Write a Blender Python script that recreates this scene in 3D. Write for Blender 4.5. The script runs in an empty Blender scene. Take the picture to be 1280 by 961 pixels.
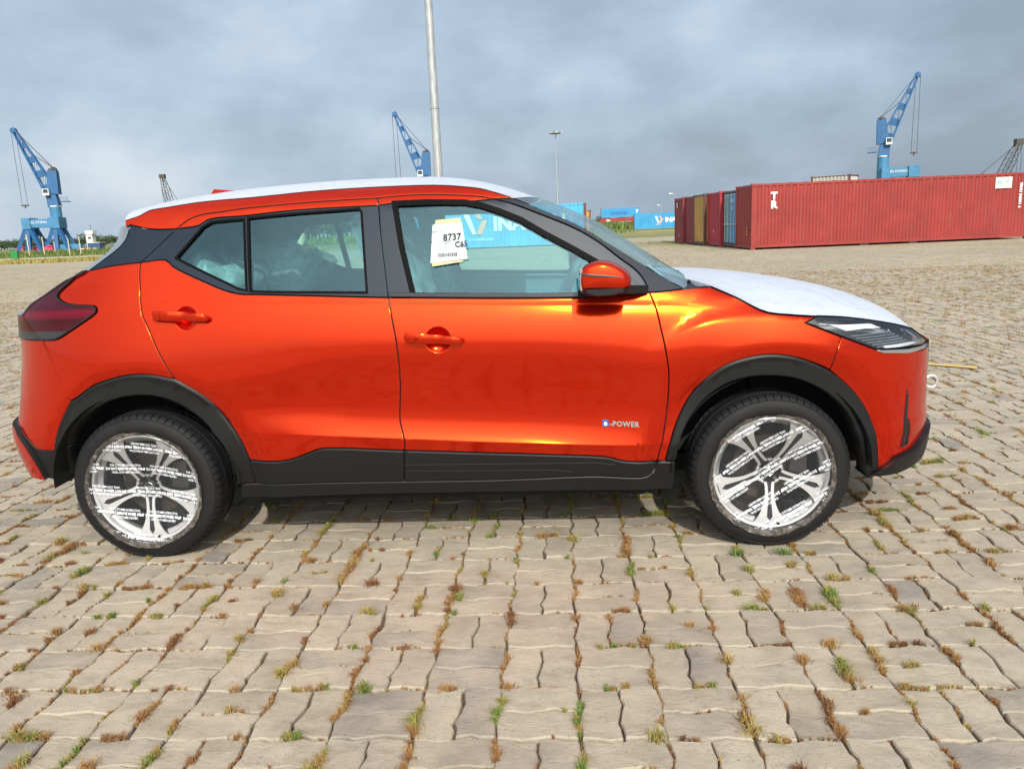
import bpy, bmesh, math, random
import numpy as np
from mathutils import Vector, Matrix
from mathutils.geometry import delaunay_2d_cdt
random.seed(7); RNG=np.random.default_rng(7)
SC=bpy.context.scene; COL=SC.collection
R=math.radians

# ------------------------------------------------------------------ camera
cam_d=bpy.data.cameras.new('camera'); cam=bpy.data.objects.new('camera',cam_d); COL.objects.link(cam)
def cam_basis(yaw,pitch,roll):
    fwd=Vector((-math.sin(yaw)*math.cos(pitch),math.cos(yaw)*math.cos(pitch),-math.sin(pitch)))
    rt=Vector((math.cos(yaw),math.sin(yaw),0)); up=rt.cross(fwd)
    c,s=math.cos(roll),math.sin(roll)
    return rt*c+up*s, -rt*s+up*c, fwd
_r,_u,_f=cam_basis(R(3.290),R(11.564),R(-2.467))
cam.matrix_world=Matrix(((_r.x,_u.x,-_f.x,0.4394),(_r.y,_u.y,-_f.y,-3.9181),(_r.z,_u.z,-_f.z,1.3531),(0,0,0,1)))
cam_d.sensor_width=36; cam_d.lens=960.8/1280*36; cam_d.clip_start=.05; cam_d.clip_end=6000
SC.camera=cam
SC.view_settings.view_transform='Standard'; SC.view_settings.look='None'
SC.view_settings.exposure=0.2; SC.view_settings.gamma=1

# ------------------------------------------------------------------ sky and sun
SUN_EL=R(38); SUN_AZ=math.atan2(.17,-.985)          # azimuth from +Y towards +X
sd=Vector((math.sin(SUN_AZ)*math.cos(SUN_EL),math.cos(SUN_AZ)*math.cos(SUN_EL),math.sin(SUN_EL)))
W=bpy.data.worlds.new('World'); SC.world=W; W.use_nodes=True
def world():
    nt=W.node_tree; N_=nt.nodes; L=nt.links; N_.clear()
    def n(t,**k):
        o=N_.new(t)
        for a,b in k.items(): setattr(o,a,b)
        return o
    def math_(op,a,b=None,clamp=False):
        m=n('ShaderNodeMath',operation=op,use_clamp=clamp)
        for i,v in enumerate((a,b)):
            if v is None: continue
            if isinstance(v,(int,float)): m.inputs[i].default_value=v
            else: L.new(v,m.inputs[i])
        return m.outputs[0]
    sky=n('ShaderNodeTexSky',sky_type='NISHITA',sun_disc=False,sun_elevation=SUN_EL,sun_rotation=SUN_AZ,air_density=1.3,dust_density=3.0,ozone_density=1.0)
    tc=n('ShaderNodeTexCoord'); sep=n('ShaderNodeSeparateXYZ'); L.new(tc.outputs['Generated'],sep.inputs[0])
    mp=n('ShaderNodeMapping'); L.new(tc.outputs['Generated'],mp.inputs[0]); mp.inputs['Location'].default_value=(2.35,.4,1.1); mp.inputs['Scale'].default_value=(1,1,1.9)
    big=n('ShaderNodeTexNoise'); big.inputs['Scale'].default_value=2.3; big.inputs['Detail'].default_value=3; big.inputs['Roughness'].default_value=.5
    med=n('ShaderNodeTexNoise'); med.inputs['Scale'].default_value=6.5; med.inputs['Detail'].default_value=8; med.inputs['Roughness'].default_value=.55; med.inputs['Distortion'].default_value=.15
    L.new(mp.outputs[0],big.inputs['Vector']); L.new(mp.outputs[0],med.inputs['Vector'])
    # cloud brightness: broad banks plus billows, heavier to the right
    mixv=math_('ADD',math_('MULTIPLY',big.outputs[0],.64),math_('MULTIPLY',med.outputs[0],.36))
    mixv=math_('ADD',mixv,math_('MULTIPLY',sep.outputs[0],-.17))
    rp=n('ShaderNodeValToRGB'); L.new(mixv,rp.inputs[0]); e=rp.color_ramp.elements
    e[0].position=.35; e[0].color=(2.75,3.5,4.4,1); e[1].position=.66; e[1].color=(6.4,7.2,8.0,1)
    for p_,c_ in ((.45,(3.6,4.6,5.8,1)),(.53,(4.5,5.6,6.9,1)),(.59,(5.4,6.3,7.4,1))): m=rp.color_ramp.elements.new(p_); m.color=c_
    # sun glow in the thin overcast
    sv=n('ShaderNodeVectorMath',operation='DOT_PRODUCT'); sv.inputs[1].default_value=sd; L.new(tc.outputs['Generated'],sv.inputs[0])
    g=math_('POWER',math_('MAXIMUM',sv.outputs['Value'],0.0),6.5)
    gl=n('ShaderNodeMix',data_type='RGBA',blend_type='ADD'); gl.inputs[0].default_value=1
    gm=n('ShaderNodeMix',data_type='RGBA',blend_type='MULTIPLY'); gm.inputs[0].default_value=1; gm.inputs[6].default_value=(34,32,29.5,1)
    gc=n('ShaderNodeCombineColor'); [L.new(g,gc.inputs[i]) for i in range(3)]
    L.new(gc.outputs[0],gm.inputs[7]); L.new(rp.outputs[0],gl.inputs[6]); L.new(gm.outputs[2],gl.inputs[7])
    mx=n('ShaderNodeMix',data_type='RGBA'); mx.inputs[0].default_value=.86
    L.new(sky.outputs[0],mx.inputs[6]); L.new(gl.outputs[2],mx.inputs[7])
    bg=n('ShaderNodeBackground'); bg.inputs[1].default_value=.1; L.new(mx.outputs[2],bg.inputs[0])
    out=n('ShaderNodeOutputWorld'); L.new(bg.outputs[0],out.inputs[0])
world()
sl=bpy.data.lights.new('sun','SUN'); sl.energy=3.7; sl.angle=R(.5); sl.color=(1,.955,.875)
so=bpy.data.objects.new('sun',sl); COL.objects.link(so); so.rotation_euler=sd.to_track_quat('Z','Y').to_euler()

# ------------------------------------------------------------------ helpers
MATS={}
class M:
    """small procedural material builder"""
    def __init__(s,name,col,rough=.5,metal=0.,**kw):
        s.m=bpy.data.materials.new(name); s.m.use_nodes=True; s.nt=s.m.node_tree; s.b=s.nt.nodes['Principled BSDF']
        s.col=tuple(col)+(1,)
        s.set(Base_Color=s.col,Roughness=rough,Metallic=metal,**kw); MATS[name]=s
    def set(s,**kw):
        for k,v in kw.items(): s.b.inputs[k.replace('_',' ')].default_value=v
        return s
    def n(s,t,**k):
        o=s.nt.nodes.new(t)
        for a,b in k.items(): setattr(o,a,b)
        return o
    def l(s,a,b): s.nt.links.new(a,b)
    def math(s,op,a,b=None,c=None,clamp=False):
        m=s.n('ShaderNodeMath',operation=op,use_clamp=clamp)
        for i,v in enumerate((a,b,c)):
            if v is None: continue
            if isinstance(v,(int,float)): m.inputs[i].default_value=v
            else: s.l(v,m.inputs[i])
        return m.outputs[0]
    def coords(s,kind='Object',scale=(1,1,1)):
        t=s.n('ShaderNodeTexCoord'); mp=s.n('ShaderNodeMapping'); mp.inputs['Scale'].default_value=scale
        s.l(t.outputs[kind],mp.inputs[0]); return mp.outputs[0]
    def pos(s,scale=(1,1,1),rz=0):
        t=s.n('ShaderNodeNewGeometry'); mp=s.n('ShaderNodeMapping'); mp.inputs['Scale'].default_value=scale; mp.inputs['Rotation'].default_value=(0,0,rz)
        s.l(t.outputs['Position'],mp.inputs[0]); return mp.outputs[0]
    def noise(s,vec,scale,detail=4,rough=.55,dist=0.):
        t=s.n('ShaderNodeTexNoise'); t.inputs['Scale'].default_value=scale; t.inputs['Detail'].default_value=detail
        t.inputs['Roughness'].default_value=rough; t.inputs['Distortion'].default_value=dist
        if vec is not None: s.l(vec,t.inputs['Vector'])
        return t.outputs[0]
    def ramp(s,fac,*stops):
        r=s.n('ShaderNodeValToRGB'); s.l(fac,r.inputs[0]); e=r.color_ramp.elements
        while len(e)<len(stops): e.new(.5)
        for el,(p,c) in zip(e,stops):
            el.position=p; el.color=tuple(c)+(1,) if not isinstance(c,(int,float)) else (c,c,c,1)
        return r.outputs[0]
    def mix(s,fac,a,b,blend='MIX'):
        m=s.n('ShaderNodeMix',data_type='RGBA',blend_type=blend)
        for i,v in ((0,fac),(6,a),(7,b)):
            if isinstance(v,(int,float)): m.inputs[i].default_value=v
            elif isinstance(v,tuple): m.inputs[i].default_value=v if len(v)==4 else v+(1,)
            else: s.l(v,m.inputs[i])
        return m.outputs[2]
    def base(s,c): s.l(c,s.b.inputs['Base Color']); return s
    def bump(s,h,strength=.3,dist=.01):
        b=s.n('ShaderNodeBump'); b.inputs['Strength'].default_value=strength; b.inputs['Distance'].default_value=dist
        s.l(h,b.inputs['Height']); s.l(b.outputs[0],s.b.inputs['Normal']); return s
def link(o,parent=None):
    COL.objects.link(o)
    if parent is not None: o.parent=parent
    return o
def mk(name,V,F,mat,parent=None,smooth=False,norm=None,loc=None):
    me=bpy.data.meshes.new(name); me.from_pydata([tuple(map(float,v)) for v in V],[],[tuple(int(i) for i in f) for f in F])
    ms=mat if isinstance(mat,(list,tuple)) else [mat]
    for m_ in ms: me.materials.append(m_.m if isinstance(m_,M) else m_)
    if smooth or norm is not None: me.polygons.foreach_set('use_smooth',[True]*len(me.polygons))
    me.update()
    if norm is not None: me.normals_split_custom_set_from_vertices([tuple(map(float,q)) for q in norm])
    o=bpy.data.objects.new(name,me); link(o,parent)
    if loc is not None: o.location=loc
    return o
def thing(name,label,cat,loc=(0,0,0),rz=0,group=None):
    o=bpy.data.objects.new(name,None); link(o); o.location=loc; o.rotation_euler=(0,0,rz); o.empty_display_size=.2
    o['label']=label; o['category']=cat
    if group: o['group']=group
    return o
def tag(o,label,cat,group=None):
    o['label']=label; o['category']=cat
    if group: o['group']=group
    return o
class MB:
    """collects simple solids into one mesh"""
    def __init__(s): s.V=[]; s.F=[]; s.B=[]
    def add(s,V,F):
        b=len(s.V); s.B.append((b,len(s.F))); s.V+=[tuple(v) for v in V]; s.F+=[tuple(i+b for i in f) for f in F]; return s
    def box(s,c,d,rz=0):
        x,y,z=[q/2 for q in d]; ca,sa=math.cos(rz),math.sin(rz)
        V=[(c[0]+i*x*ca-j*y*sa,c[1]+i*x*sa+j*y*ca,c[2]+k*z) for k in (-1,1) for j in (-1,1) for i in (-1,1)]
        return s.add(V,[(0,2,3,1),(4,5,7,6),(0,1,5,4),(2,6,7,3),(0,4,6,2),(1,3,7,5)])
    def bar(s,a,b,w,h=None,w2=None,h2=None,up=(0,0,1)):
        h=h or w; w2=w2 or w; h2=h2 or (h if w2==w else w2)
        a=Vector(a); b=Vector(b); d=(b-a).normalized(); u=Vector(up)
        if abs(d.dot(u))>.97: u=Vector((1,0,0))
        r=d.cross(u).normalized(); u=r.cross(d)
        V=[]
        for p,ww,hh in ((a,w,h),(b,w2,h2)):
            for i,j in ((-1,-1),(1,-1),(1,1),(-1,1)): V.append(p+r*(i*ww/2)+u*(j*hh/2))
        return s.add(V,[(0,3,2,1),(4,5,6,7),(0,1,5,4),(1,2,6,5),(2,3,7,6),(3,0,4,7)])
    def tube(s,pts,rad,n=8,cap=True):
        pts=[Vector(p) for p in pts]; rad=rad if isinstance(rad,(list,tuple)) else [rad]*len(pts); V=[];F=[]
        for i,p in enumerate(pts):
            d=(pts[min(i+1,len(pts)-1)]-pts[max(i-1,0)]).normalized(); u=Vector((0,0,1))
            if abs(d.dot(u))>.95: u=Vector((0,1,0))
            r=d.cross(u).normalized(); u=r.cross(d)
            V+=[p+(r*math.cos(2*math.pi*k/n)+u*math.sin(2*math.pi*k/n))*rad[i] for k in range(n)]
        for i in range(len(pts)-1):
            F+=[(i*n+k,i*n+(k+1)%n,(i+1)*n+(k+1)%n,(i+1)*n+k) for k in range(n)]
        if cap: F+=[tuple(range(n-1,-1,-1)),tuple((len(pts)-1)*n+k for k in range(n))]
        return s.add(V,F)
    def lathe(s,prof,n=48,axis='y',c=(0,0,0),close=False):
        """prof: (r, t) pairs turned about the axis"""
        V=[];m=len(prof)
        for k in range(n):
            a=2*math.pi*k/n
            for r,t in prof:
                p=(r*math.cos(a),t,r*math.sin(a)) if axis=='y' else (r*math.cos(a),r*math.sin(a),t)
                V.append((p[0]+c[0],p[1]+c[1],p[2]+c[2]))
        F=[(k*m+i,((k+1)%n)*m+i,((k+1)%n)*m+i+1,k*m+i+1) for k in range(n) for i in range(m-1)]
        if axis=='z': F=[f for f in F]
        else: F=[f[::-1] for f in F]
        return s.add(V,F)
    def prism(s,poly,y0,y1,ax='y'):
        """polygon in (x,z) swept from y0 to y1"""
        n=len(poly); V=[(p[0],y0,p[1]) for p in poly]+[(p[0],y1,p[1]) for p in poly]
        F=[tuple(range(n)),tuple(range(2*n-1,n-1,-1))]+[(i,i+n,(i+1)%n+n,(i+1)%n) for i in range(n)]
        return s.add(V,F)
    def obj(s,name,mat,parent=None,smooth=False,fix=False,loc=None):
        o=mk(name,s.V,s.F,mat,parent,smooth,None,loc)
        if fix:
            bm=bmesh.new(); bm.from_mesh(o.data); bmesh.ops.recalc_face_normals(bm,faces=bm.faces); bm.to_mesh(o.data); bm.free()
        return o
    def objs(s,name,mat,parent=None,**k):
        """one object for every solid that was added"""
        B_=s.B+[(len(s.V),len(s.F))]; out=[]
        for (v0,f0),(v1,f1) in zip(B_[:-1],B_[1:]): out.append(mk(name,s.V[v0:v1],[tuple(i-v0 for i in f) for f in s.F[f0:f1]],mat,parent))
        return out
def soft(o,ang=40):
    """smooth shading with sharp edges kept"""
    me=o.data; me.polygons.foreach_set('use_smooth',[True]*len(me.polygons)); me.set_sharp_from_angle(angle=R(ang)); return o
_TX={}
def text_geo(body,size=1.,align='CENTER',res=2,space=1.,bold=0.):
    """outline lettering as flat triangles, local x right / y up"""
    key=(body,size,align,res,space,bold)
    if key in _TX: return _TX[key]
    cu=bpy.data.curves.new('lettering','FONT'); cu.body=body; cu.size=size; cu.align_x=align; cu.align_y='CENTER'; cu.resolution_u=res; cu.space_character=space; cu.offset=bold
    o=bpy.data.objects.new('lettering',cu); COL.objects.link(o)
    dg=bpy.context.evaluated_depsgraph_get(); me=o.evaluated_get(dg).to_mesh()
    V=[tuple(v.co) for v in me.vertices]; F=[tuple(p.vertices) for p in me.polygons]
    o.evaluated_get(dg).to_mesh_clear(); bpy.data.objects.remove(o); bpy.data.curves.remove(cu)
    _TX[key]=(V,F); return V,F
def place_text(mb,body,size,origin,ux,uy,**kw):
    V,F=text_geo(body,size,**kw); o=Vector(origin); ux=Vector(ux); uy=Vector(uy)
    mb.add([o+ux*v[0]+uy*v[1] for v in V],F); return mb
def copy_tree(o,parent=None):
    c=o.copy(); COL.objects.link(c)
    if parent is not None: c.parent=parent
    for ch in list(o.children): copy_tree(ch,c)
    return c

# ------------------------------------------------------------------ pavement
CELL=.23; GX,GY=.25,-1.85; GR=R(-.6)
def grid_pt(u,v):
    x,y=u*CELL,v*CELL; return GX+x*math.cos(GR)-y*math.sin(GR), GY+x*math.sin(GR)+y*math.cos(GR)
def grid_uv(x,y):
    x,y=x-GX,y-GY; return (x*math.cos(GR)+y*math.sin(GR))/CELL,(-x*math.sin(GR)+y*math.cos(GR))/CELL
PAVE_Y1=15.0
def in_zone(x,y,m=0): return y>-4.6-m and y<PAVE_Y1+m and abs(x-.5)<2.3+.80*(y+4.3)+m
def concrete(name):
    m=M(name,(.4,.34,.26),.9); g=m.pos()
    a1=m.n('ShaderNodeAttribute',attribute_type='OBJECT',attribute_name='tone'); a2=m.n('ShaderNodeAttribute',attribute_type='GEOMETRY',attribute_name='tone')
    t=m.math('ADD',a1.outputs['Fac'],a2.outputs['Fac'])
    off=m.n('ShaderNodeVectorMath',operation='SCALE'); off.inputs[0].default_value=(37,19,5); m.l(t,off.inputs['Scale'])
    ad=m.n('ShaderNodeVectorMath',operation='ADD'); m.l(g,ad.inputs[0]); m.l(off.outputs[0],ad.inputs[1])
    mp=m.n('ShaderNodeMapping'); m.l(ad.outputs[0],mp.inputs[0]); mp.inputs['Scale'].default_value=(1,1.9,1)
    rv=m.n('ShaderNodeCombineXYZ'); m.l(m.math('MULTIPLY',m.math('SINE',m.math('MULTIPLY',t,40.)),.5),rv.inputs[2]); m.l(rv.outputs[0],mp.inputs['Rotation'])
    streak=m.noise(mp.outputs[0],10,7,.68,.5); blot=m.noise(ad.outputs[0],5,3,.5); grain=m.noise(g,420,2,.6); wide=m.noise(g,.45,3,.5)
    c=m.ramp(t,(0,(.265,.232,.178)),(.3,(.335,.295,.228)),(.62,(.385,.34,.262)),(.84,(.295,.265,.212)),(1,(.225,.208,.182)))
    c=m.mix(m.ramp(streak,(.30,.1),(.62,1)),m.mix(1.,c,(.64,.61,.56),'MULTIPLY'),c)
    c=m.mix(m.math('MULTIPLY',m.ramp(blot,(.4,0),(.65,1)),.6),c,(.42,.355,.265))
    c=m.mix(m.math('MULTIPLY',m.ramp(wide,(.4,0),(.62,1)),.22),c,(.30,.25,.19))
    c=m.mix(.35,c,m.mix(1.,c,m.ramp(grain,(.3,.45),(.7,1.5)),'MULTIPLY'))
    st=m.noise(g,1.7,4,.62); c=m.mix(m.math('MULTIPLY',m.ramp(st,(.54,0),(.66,1)),.38),c,(.20,.175,.145)); dk=m.noise(ad.outputs[0],22,5,.7); c=m.mix(m.ramp(dk,(.60,0),(.70,.5)),c,(.22,.18,.13))
    sp=m.noise(g,95,2,.5); c=m.mix(m.ramp(sp,(.66,0),(.72,.5)),c,(.10,.08,.06))
    m.base(c); h=m.math('ADD',m.math('MULTIPLY',streak,1.),m.math('MULTIPLY',grain,.22)); m.bump(h,.8,.008); return m
PAV=concrete('paver_concrete')
ZT=np.array((0,.19,.31,.5,.69,.81,1.)); ZF=np.array((0,-.25,-1,0,1,.25,0))*.040
def paver_outline(vert,half):
    """outline of one zigzag block in cell units, counter-clockwise"""
    full=list(zip(ZT,ZF)); lo=0. if half==0 else .5; hi=lo+.5; sl=slice(0,4) if half==0 else slice(3,7); o=[]
    if not vert:      # split across: lower (half 0) / upper (half 1) block
        o+=[(a,lo+b) for a,b in full]; o+=[(1+b,a) for a,b in full[sl]][1:]
        o+=[(a,hi+b) for a,b in full[::-1]][1:]; o+=[(b,a) for a,b in full[sl][::-1]][1:-1]
    else:
        o+=[(a,b) for a,b in full[sl]]; o+=[(hi+b,a) for a,b in full][1:]
        o+=[(a,1+b) for a,b in full[sl][::-1]][1:]; o+=[(lo+b,a) for a,b in full[::-1]][1:-1]
    return np.array(o)
def inset(P,d):
    P=np.asarray(P,float); a=np.roll(P,1,0); b=np.roll(P,-1,0)
    e1=P-a; e2=b-P; e1/=np.linalg.norm(e1,axis=1,keepdims=True)+1e-12; e2/=np.linalg.norm(e2,axis=1,keepdims=True)+1e-12
    n1=np.stack([-e1[:,1],e1[:,0]],1); n2=np.stack([-e2[:,1],e2[:,0]],1); k=n1+n2; l=(k*n1).sum(1,keepdims=True)
    return P+k/np.maximum(l,.45)*d
def paver_geo(vert,half,gap,bev,seed=0):
    P=paver_outline(vert,half)*CELL; c=P.mean(0); P=P-c
    r=np.random.default_rng(seed); P=P+r.normal(0,.0018,P.shape)
    A=inset(P,gap); k=len(P); V=[];F=[]
    if bev:
        B=inset(P,gap+bev)
        dz=r.normal(0,.0007,k)
        V=[(x,y,z) for (x,y),z in zip(B,dz)]+[(x,y,-.0045) for x,y in A]+[(x,y,-.035) for x,y in A]
        F=[tuple(range(k))]+[(i+k,(i+1)%k+k,(i+1)%k,i) for i in range(k)]+[(i+2*k,(i+1)%k+2*k,(i+1)%k+k,i+k) for i in range(k)]
    else:
        V=[(x,y,0) for x,y in A]+[(x,y,-.03) for x,y in A]
        F=[tuple(range(k))]+[(i+k,(i+1)%k+k,(i+1)%k,i) for i in range(k)]
    return np.array(V),F,c
def build_pavement():
    soil=M('joint_soil',(.10,.072,.045),1.); g=soil.pos(); soil.base(soil.ramp(soil.noise(g,60,4),(.3,(.05,.034,.02)),(.55,(.115,.08,.048)),(.75,(.20,.15,.095))))
    # bed under the separate blocks
    zone=[(.5-(2.3+.8*(y+4.3)),y) for y in (-4.6,PAVE_Y1)]; zone=zone+[(1.0-x,y) for x,y in zone[::-1]]
    bed=mk('joint_bed',[(x,y,-.017) for x,y in zone],[(3,2,1,0) if False else (0,3,2,1)],soil); bed['kind']='structure'
    root=thing('pavement','','',(0,0,0)); del root['label']; del root['category']; root['kind']='structure'
    # every block in view
    blocks=[]
    for i in range(-75,75):
        for j in range(-12,74):
            cx,cy=grid_pt(i+.5,j+.5)
            if not in_zone(cx,cy,.12): continue
            for h in (0,1): blocks.append(((cx-.44)**2+(cy+3.92)**2,i,j,h))
    def seen(i,j):
        x,y=grid_pt(i+.5,j+.5); v=Vector((x-.4394,y+3.9181,-1.3531)); z=v.dot(_f)
        return z>.2 and abs(v.dot(_r)/z)<.72 and abs(v.dot(_u)/z)<.53 and not (abs(y)<.72 and -1.6<x<1.6)
    blocks.sort(key=lambda b:(not seen(b[1],b[2]),b[0]))
    protos={}
    far=[]; n_near=300
    for q,(d,i,j,h) in enumerate(blocks):
        vert=(i+j)%2==0; r=random.Random(i*7919+j*104729+h*13)
        tone=min(max(r.gauss(.5,.2),0),1) if r.random()<.86 else r.uniform(.8,1.)
        if q<n_near:
            key=(vert,h,r.randrange(3))
            if key not in protos:
                V,F,c=paver_geo(vert,h,.0032,.0036,17*key[2]+h*5+vert*3); me=bpy.data.meshes.new('paver'); me.from_pydata([tuple(v) for v in V],[],F); me.materials.append(PAV.m); protos[key]=(me,c)
            me,c=protos[key]
            o=bpy.data.objects.new('paver',me); link(o,root); u=c/CELL
            x,y=grid_pt(i+u[0],j+u[1]); o.location=(x+r.gauss(0,.0012),y+r.gauss(0,.0012),r.gauss(0,.0026)-.001)
            o.rotation_euler=(r.gauss(0,.016),r.gauss(0,.016),GR+r.gauss(0,.010)); o['tone']=tone
        else: far.append((vert,h,i,j,d,tone,r))
    VV=[];FF=[];TT=[];base=0
    for vert,h,i,j,d,tone,r in far:
        lod=8 if d<16 else 4
        key=('f',vert,h,lod)
        if key not in protos: protos[key]=paver_geo(vert,h,.0036 if lod==8 else .0045,.0036 if lod==8 else 0,1)
        V,F,c=protos[key]; a=GR+r.gauss(0,.010); ca,sa=math.cos(a),math.sin(a); u=c/CELL
        x,y=grid_pt(i+u[0],j+u[1]); tx,ty=r.gauss(0,.015),r.gauss(0,.015)
        P=np.empty_like(V); P[:,0]=V[:,0]*ca-V[:,1]*sa+x+r.gauss(0,.0012); P[:,1]=V[:,0]*sa+V[:,1]*ca+y+r.gauss(0,.0012); P[:,2]=V[:,2]+V[:,0]*tx+V[:,1]*ty+r.gauss(0,.0016)-.001
        VV.append(P); FF+=[tuple(k+base for k in f) for f in F]; TT+=[tone]*len(V); base+=len(V)
    VV=np.concatenate(VV)
    me=bpy.data.meshes.new('paver_field'); me.from_pydata(VV.tolist(),[],FF); me.materials.append(PAV.m)
    at=me.attributes.new('tone','FLOAT','POINT'); at.data.foreach_set('value',np.array(TT,np.float32)); me.update()
    o=bpy.data.objects.new('paver_field',me); link(o,root); o['kind']='stuff'
    return root
build_pavement()

def tuft_geo(r,n,hgt,spread,segs):
    V=[];F=[]
    for _ in range(n):
        a=r.uniform(0,6.283); d=abs(r.gauss(0,.5))*spread; b=r.uniform(0,6.283); x,y=d*math.cos(b)*1.0,d*math.sin(b)*.7
        L=hgt*r.uniform(.45,1.25); lean=r.uniform(.35,1.15); w=L*.024+.0006
        dx,dy=math.cos(a),math.sin(a); px,py=-dy,dx; k=len(V)
        if segs==1:
            V+=[(x-px*w*1.6,y-py*w*1.6,-.006),(x+px*w*1.6,y+py*w*1.6,-.006),(x+dx*L*lean*.8,y+dy*L*lean*.8,L*max(.25,1-lean*.6))]; F.append((k,k+1,k+2))
        else:
            m=(x+dx*L*lean*.35,y+dy*L*lean*.35,L*.5); e=(x+dx*L*lean,y+dy*L*lean,L*max(.18,1.-lean*.62))
            V+=[(x-px*w,y-py*w,-.008),(x+px*w,y+py*w,-.008),(m[0]+px*w*.8,m[1]+py*w*.8,m[2]),(m[0]-px*w*.8,m[1]-py*w*.8,m[2]),e]; F+=[(k,k+1,k+2,k+3),(k+3,k+2,k+4)]
    return V,F
x_c=lambda x:x
def build_grass():
    gm=M('dry_grass',(.2,.1,.03),.8); a=gm.n('ShaderNodeAttribute',attribute_name='tone')
    gm.base(gm.ramp(a.outputs['Fac'],(0,(.15,.062,.022)),(.35,(.26,.125,.04)),(.6,(.34,.20,.065)),(.78,(.27,.23,.055)),(1,(.12,.18,.03))))
    gm.set(Subsurface_Weight=0.)
    V=[];F=[];T=[]
    r=random.Random(5)
    def put(x,y,n,h,sp,segs,tone):
        v,f=tuft_geo(r,n,h,sp,segs); b=len(V)
        V.extend([(p[0]+x,p[1]+y,p[2]) for p in v]); F.extend([tuple(i+b for i in q) for q in f]); T.extend([min(1,max(0,tone+r.gauss(0,.10)))]*0 or [tone]*len(v))
    t_,f_=ZT,ZF
    for i in range(-75,75):
        for j in range(-12,74):
            cx,cy=grid_pt(i,j)
            if not in_zone(cx,cy,.1): continue
            D=math.hypot(cx-.44,cy+3.92); patch=.5+.5*math.sin(cx*1.3+2.1*math.sin(cy*.9))*math.cos(cy*1.1+.7)
            vert=(i+j)%2==0
            # column joint, row joint, joint inside the pair
            under=-1.55<cx<1.55 and -.7<cy<.75
            for kind,pr in (('c',.85),('r',.62),('m',.35)):      # low moss and litter packed in the joints
                if D>11 or r.random()>pr*1.1: continue
                a0,a1=sorted((r.random(),r.random())); a1=min(1,a1+.2); mt=r.uniform(.05,.62)
                for q in range(int((a1-a0)*(15 if D<5 else 8))+1):
                    s=a0+(a1-a0)*r.random(); k=float(np.interp(s,t_,f_))
                    if kind=='c': u,v=i+k,j+s
                    elif kind=='r': u,v=i+s,j+k
                    else: u,v=(i+.5+k,j+s) if vert else (i+s,j+.5+k)
                    x,y=grid_pt(u,v); put(x,y,9,.0105*r.uniform(.6,1.4),.0075*r.uniform(.6,1.5),1,min(1,max(0,mt+r.gauss(0,.12))))
            for kind,pr in (('c',1.45),('r',.92),('m',.36)):
                if r.random()>pr*(.62+.55*patch): continue
                run=min(1.,r.choice((.08,.15,.25,.4,.6,1.))*(.7+.8*patch)) if kind=='c' else r.choice((.05,.1,.2,.35,.5)); st=r.uniform(0,1-run); g=r.random()
                tone0=r.uniform(.12,.55) if g<.58 else (r.uniform(.5,.82) if g<.92 else r.uniform(.8,.95))
                if abs(x_c(cx)-.5)<.75 and cy>-1.5: tone0=min(1,tone0+r.choice((0,.25,.4)))
                step=.055 if D<4.6 else (.085 if D<8 else .17); nq=max(1,int(run/step+.5)); big=r.choice((.7,.8,1.,1.3))*(1.25 if run<.2 else 1)
                for q in range(nq):
                    s=min(1,max(0,st+run*(q+r.random())/nq)); k=float(np.interp(s,t_,f_))
                    if kind=='c': u,v=i+k,j+s
                    elif kind=='r': u,v=i+s,j+k
                    else: u,v=(i+.5+k,j+s) if vert else (i+s,j+.5+k)
                    x,y=grid_pt(u,v); tone=min(1,max(0,tone0+r.gauss(0,.14))); sz=big*r.uniform(.3,1.5)
                    if r.random()<.2: continue
                    if D<4.6: put(x,y,int(30*sz)+6,.020*sz**.7 if tone<.65 else .027*sz**.7,.0145*sz,2,tone)
                    elif D<8: put(x,y,int(16*sz)+4,.028*sz**.6,.022*sz,1,tone)
                    else: put(x,y,int(12*sz)+4,.040*sz**.6,.060*sz,1,tone)
    # loose tufts farther out on the yard
    for _ in range(24000):
        y=r.uniform(PAVE_Y1-1,44); x=.5+r.uniform(-1,1)*(2.+.78*(y+4.3))
        if x>8.1 and y>27.8: continue
        if math.sin(x*.35+1.)*math.cos(y*.28)+.35*math.sin(x*1.1-y*.7)<r.uniform(-1.6,.9): continue
        g=r.random(); tone=r.uniform(.3,.62) if g<.6 else r.uniform(.6,.95)
        put(x,y,6,.05,.085,1,tone)
    me=bpy.data.meshes.new('dry_grass'); me.from_pydata(V,[],F); me.materials.append(gm.m)
    at=me.attributes.new('tone','FLOAT','POINT'); at.data.foreach_set('value',np.array(T,np.float32))
    o=bpy.data.objects.new('dry_grass',me); link(o); o['kind']='stuff'; o['label']='dry brown and yellow grass tufts growing in the joints of the paving'
build_grass()

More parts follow.
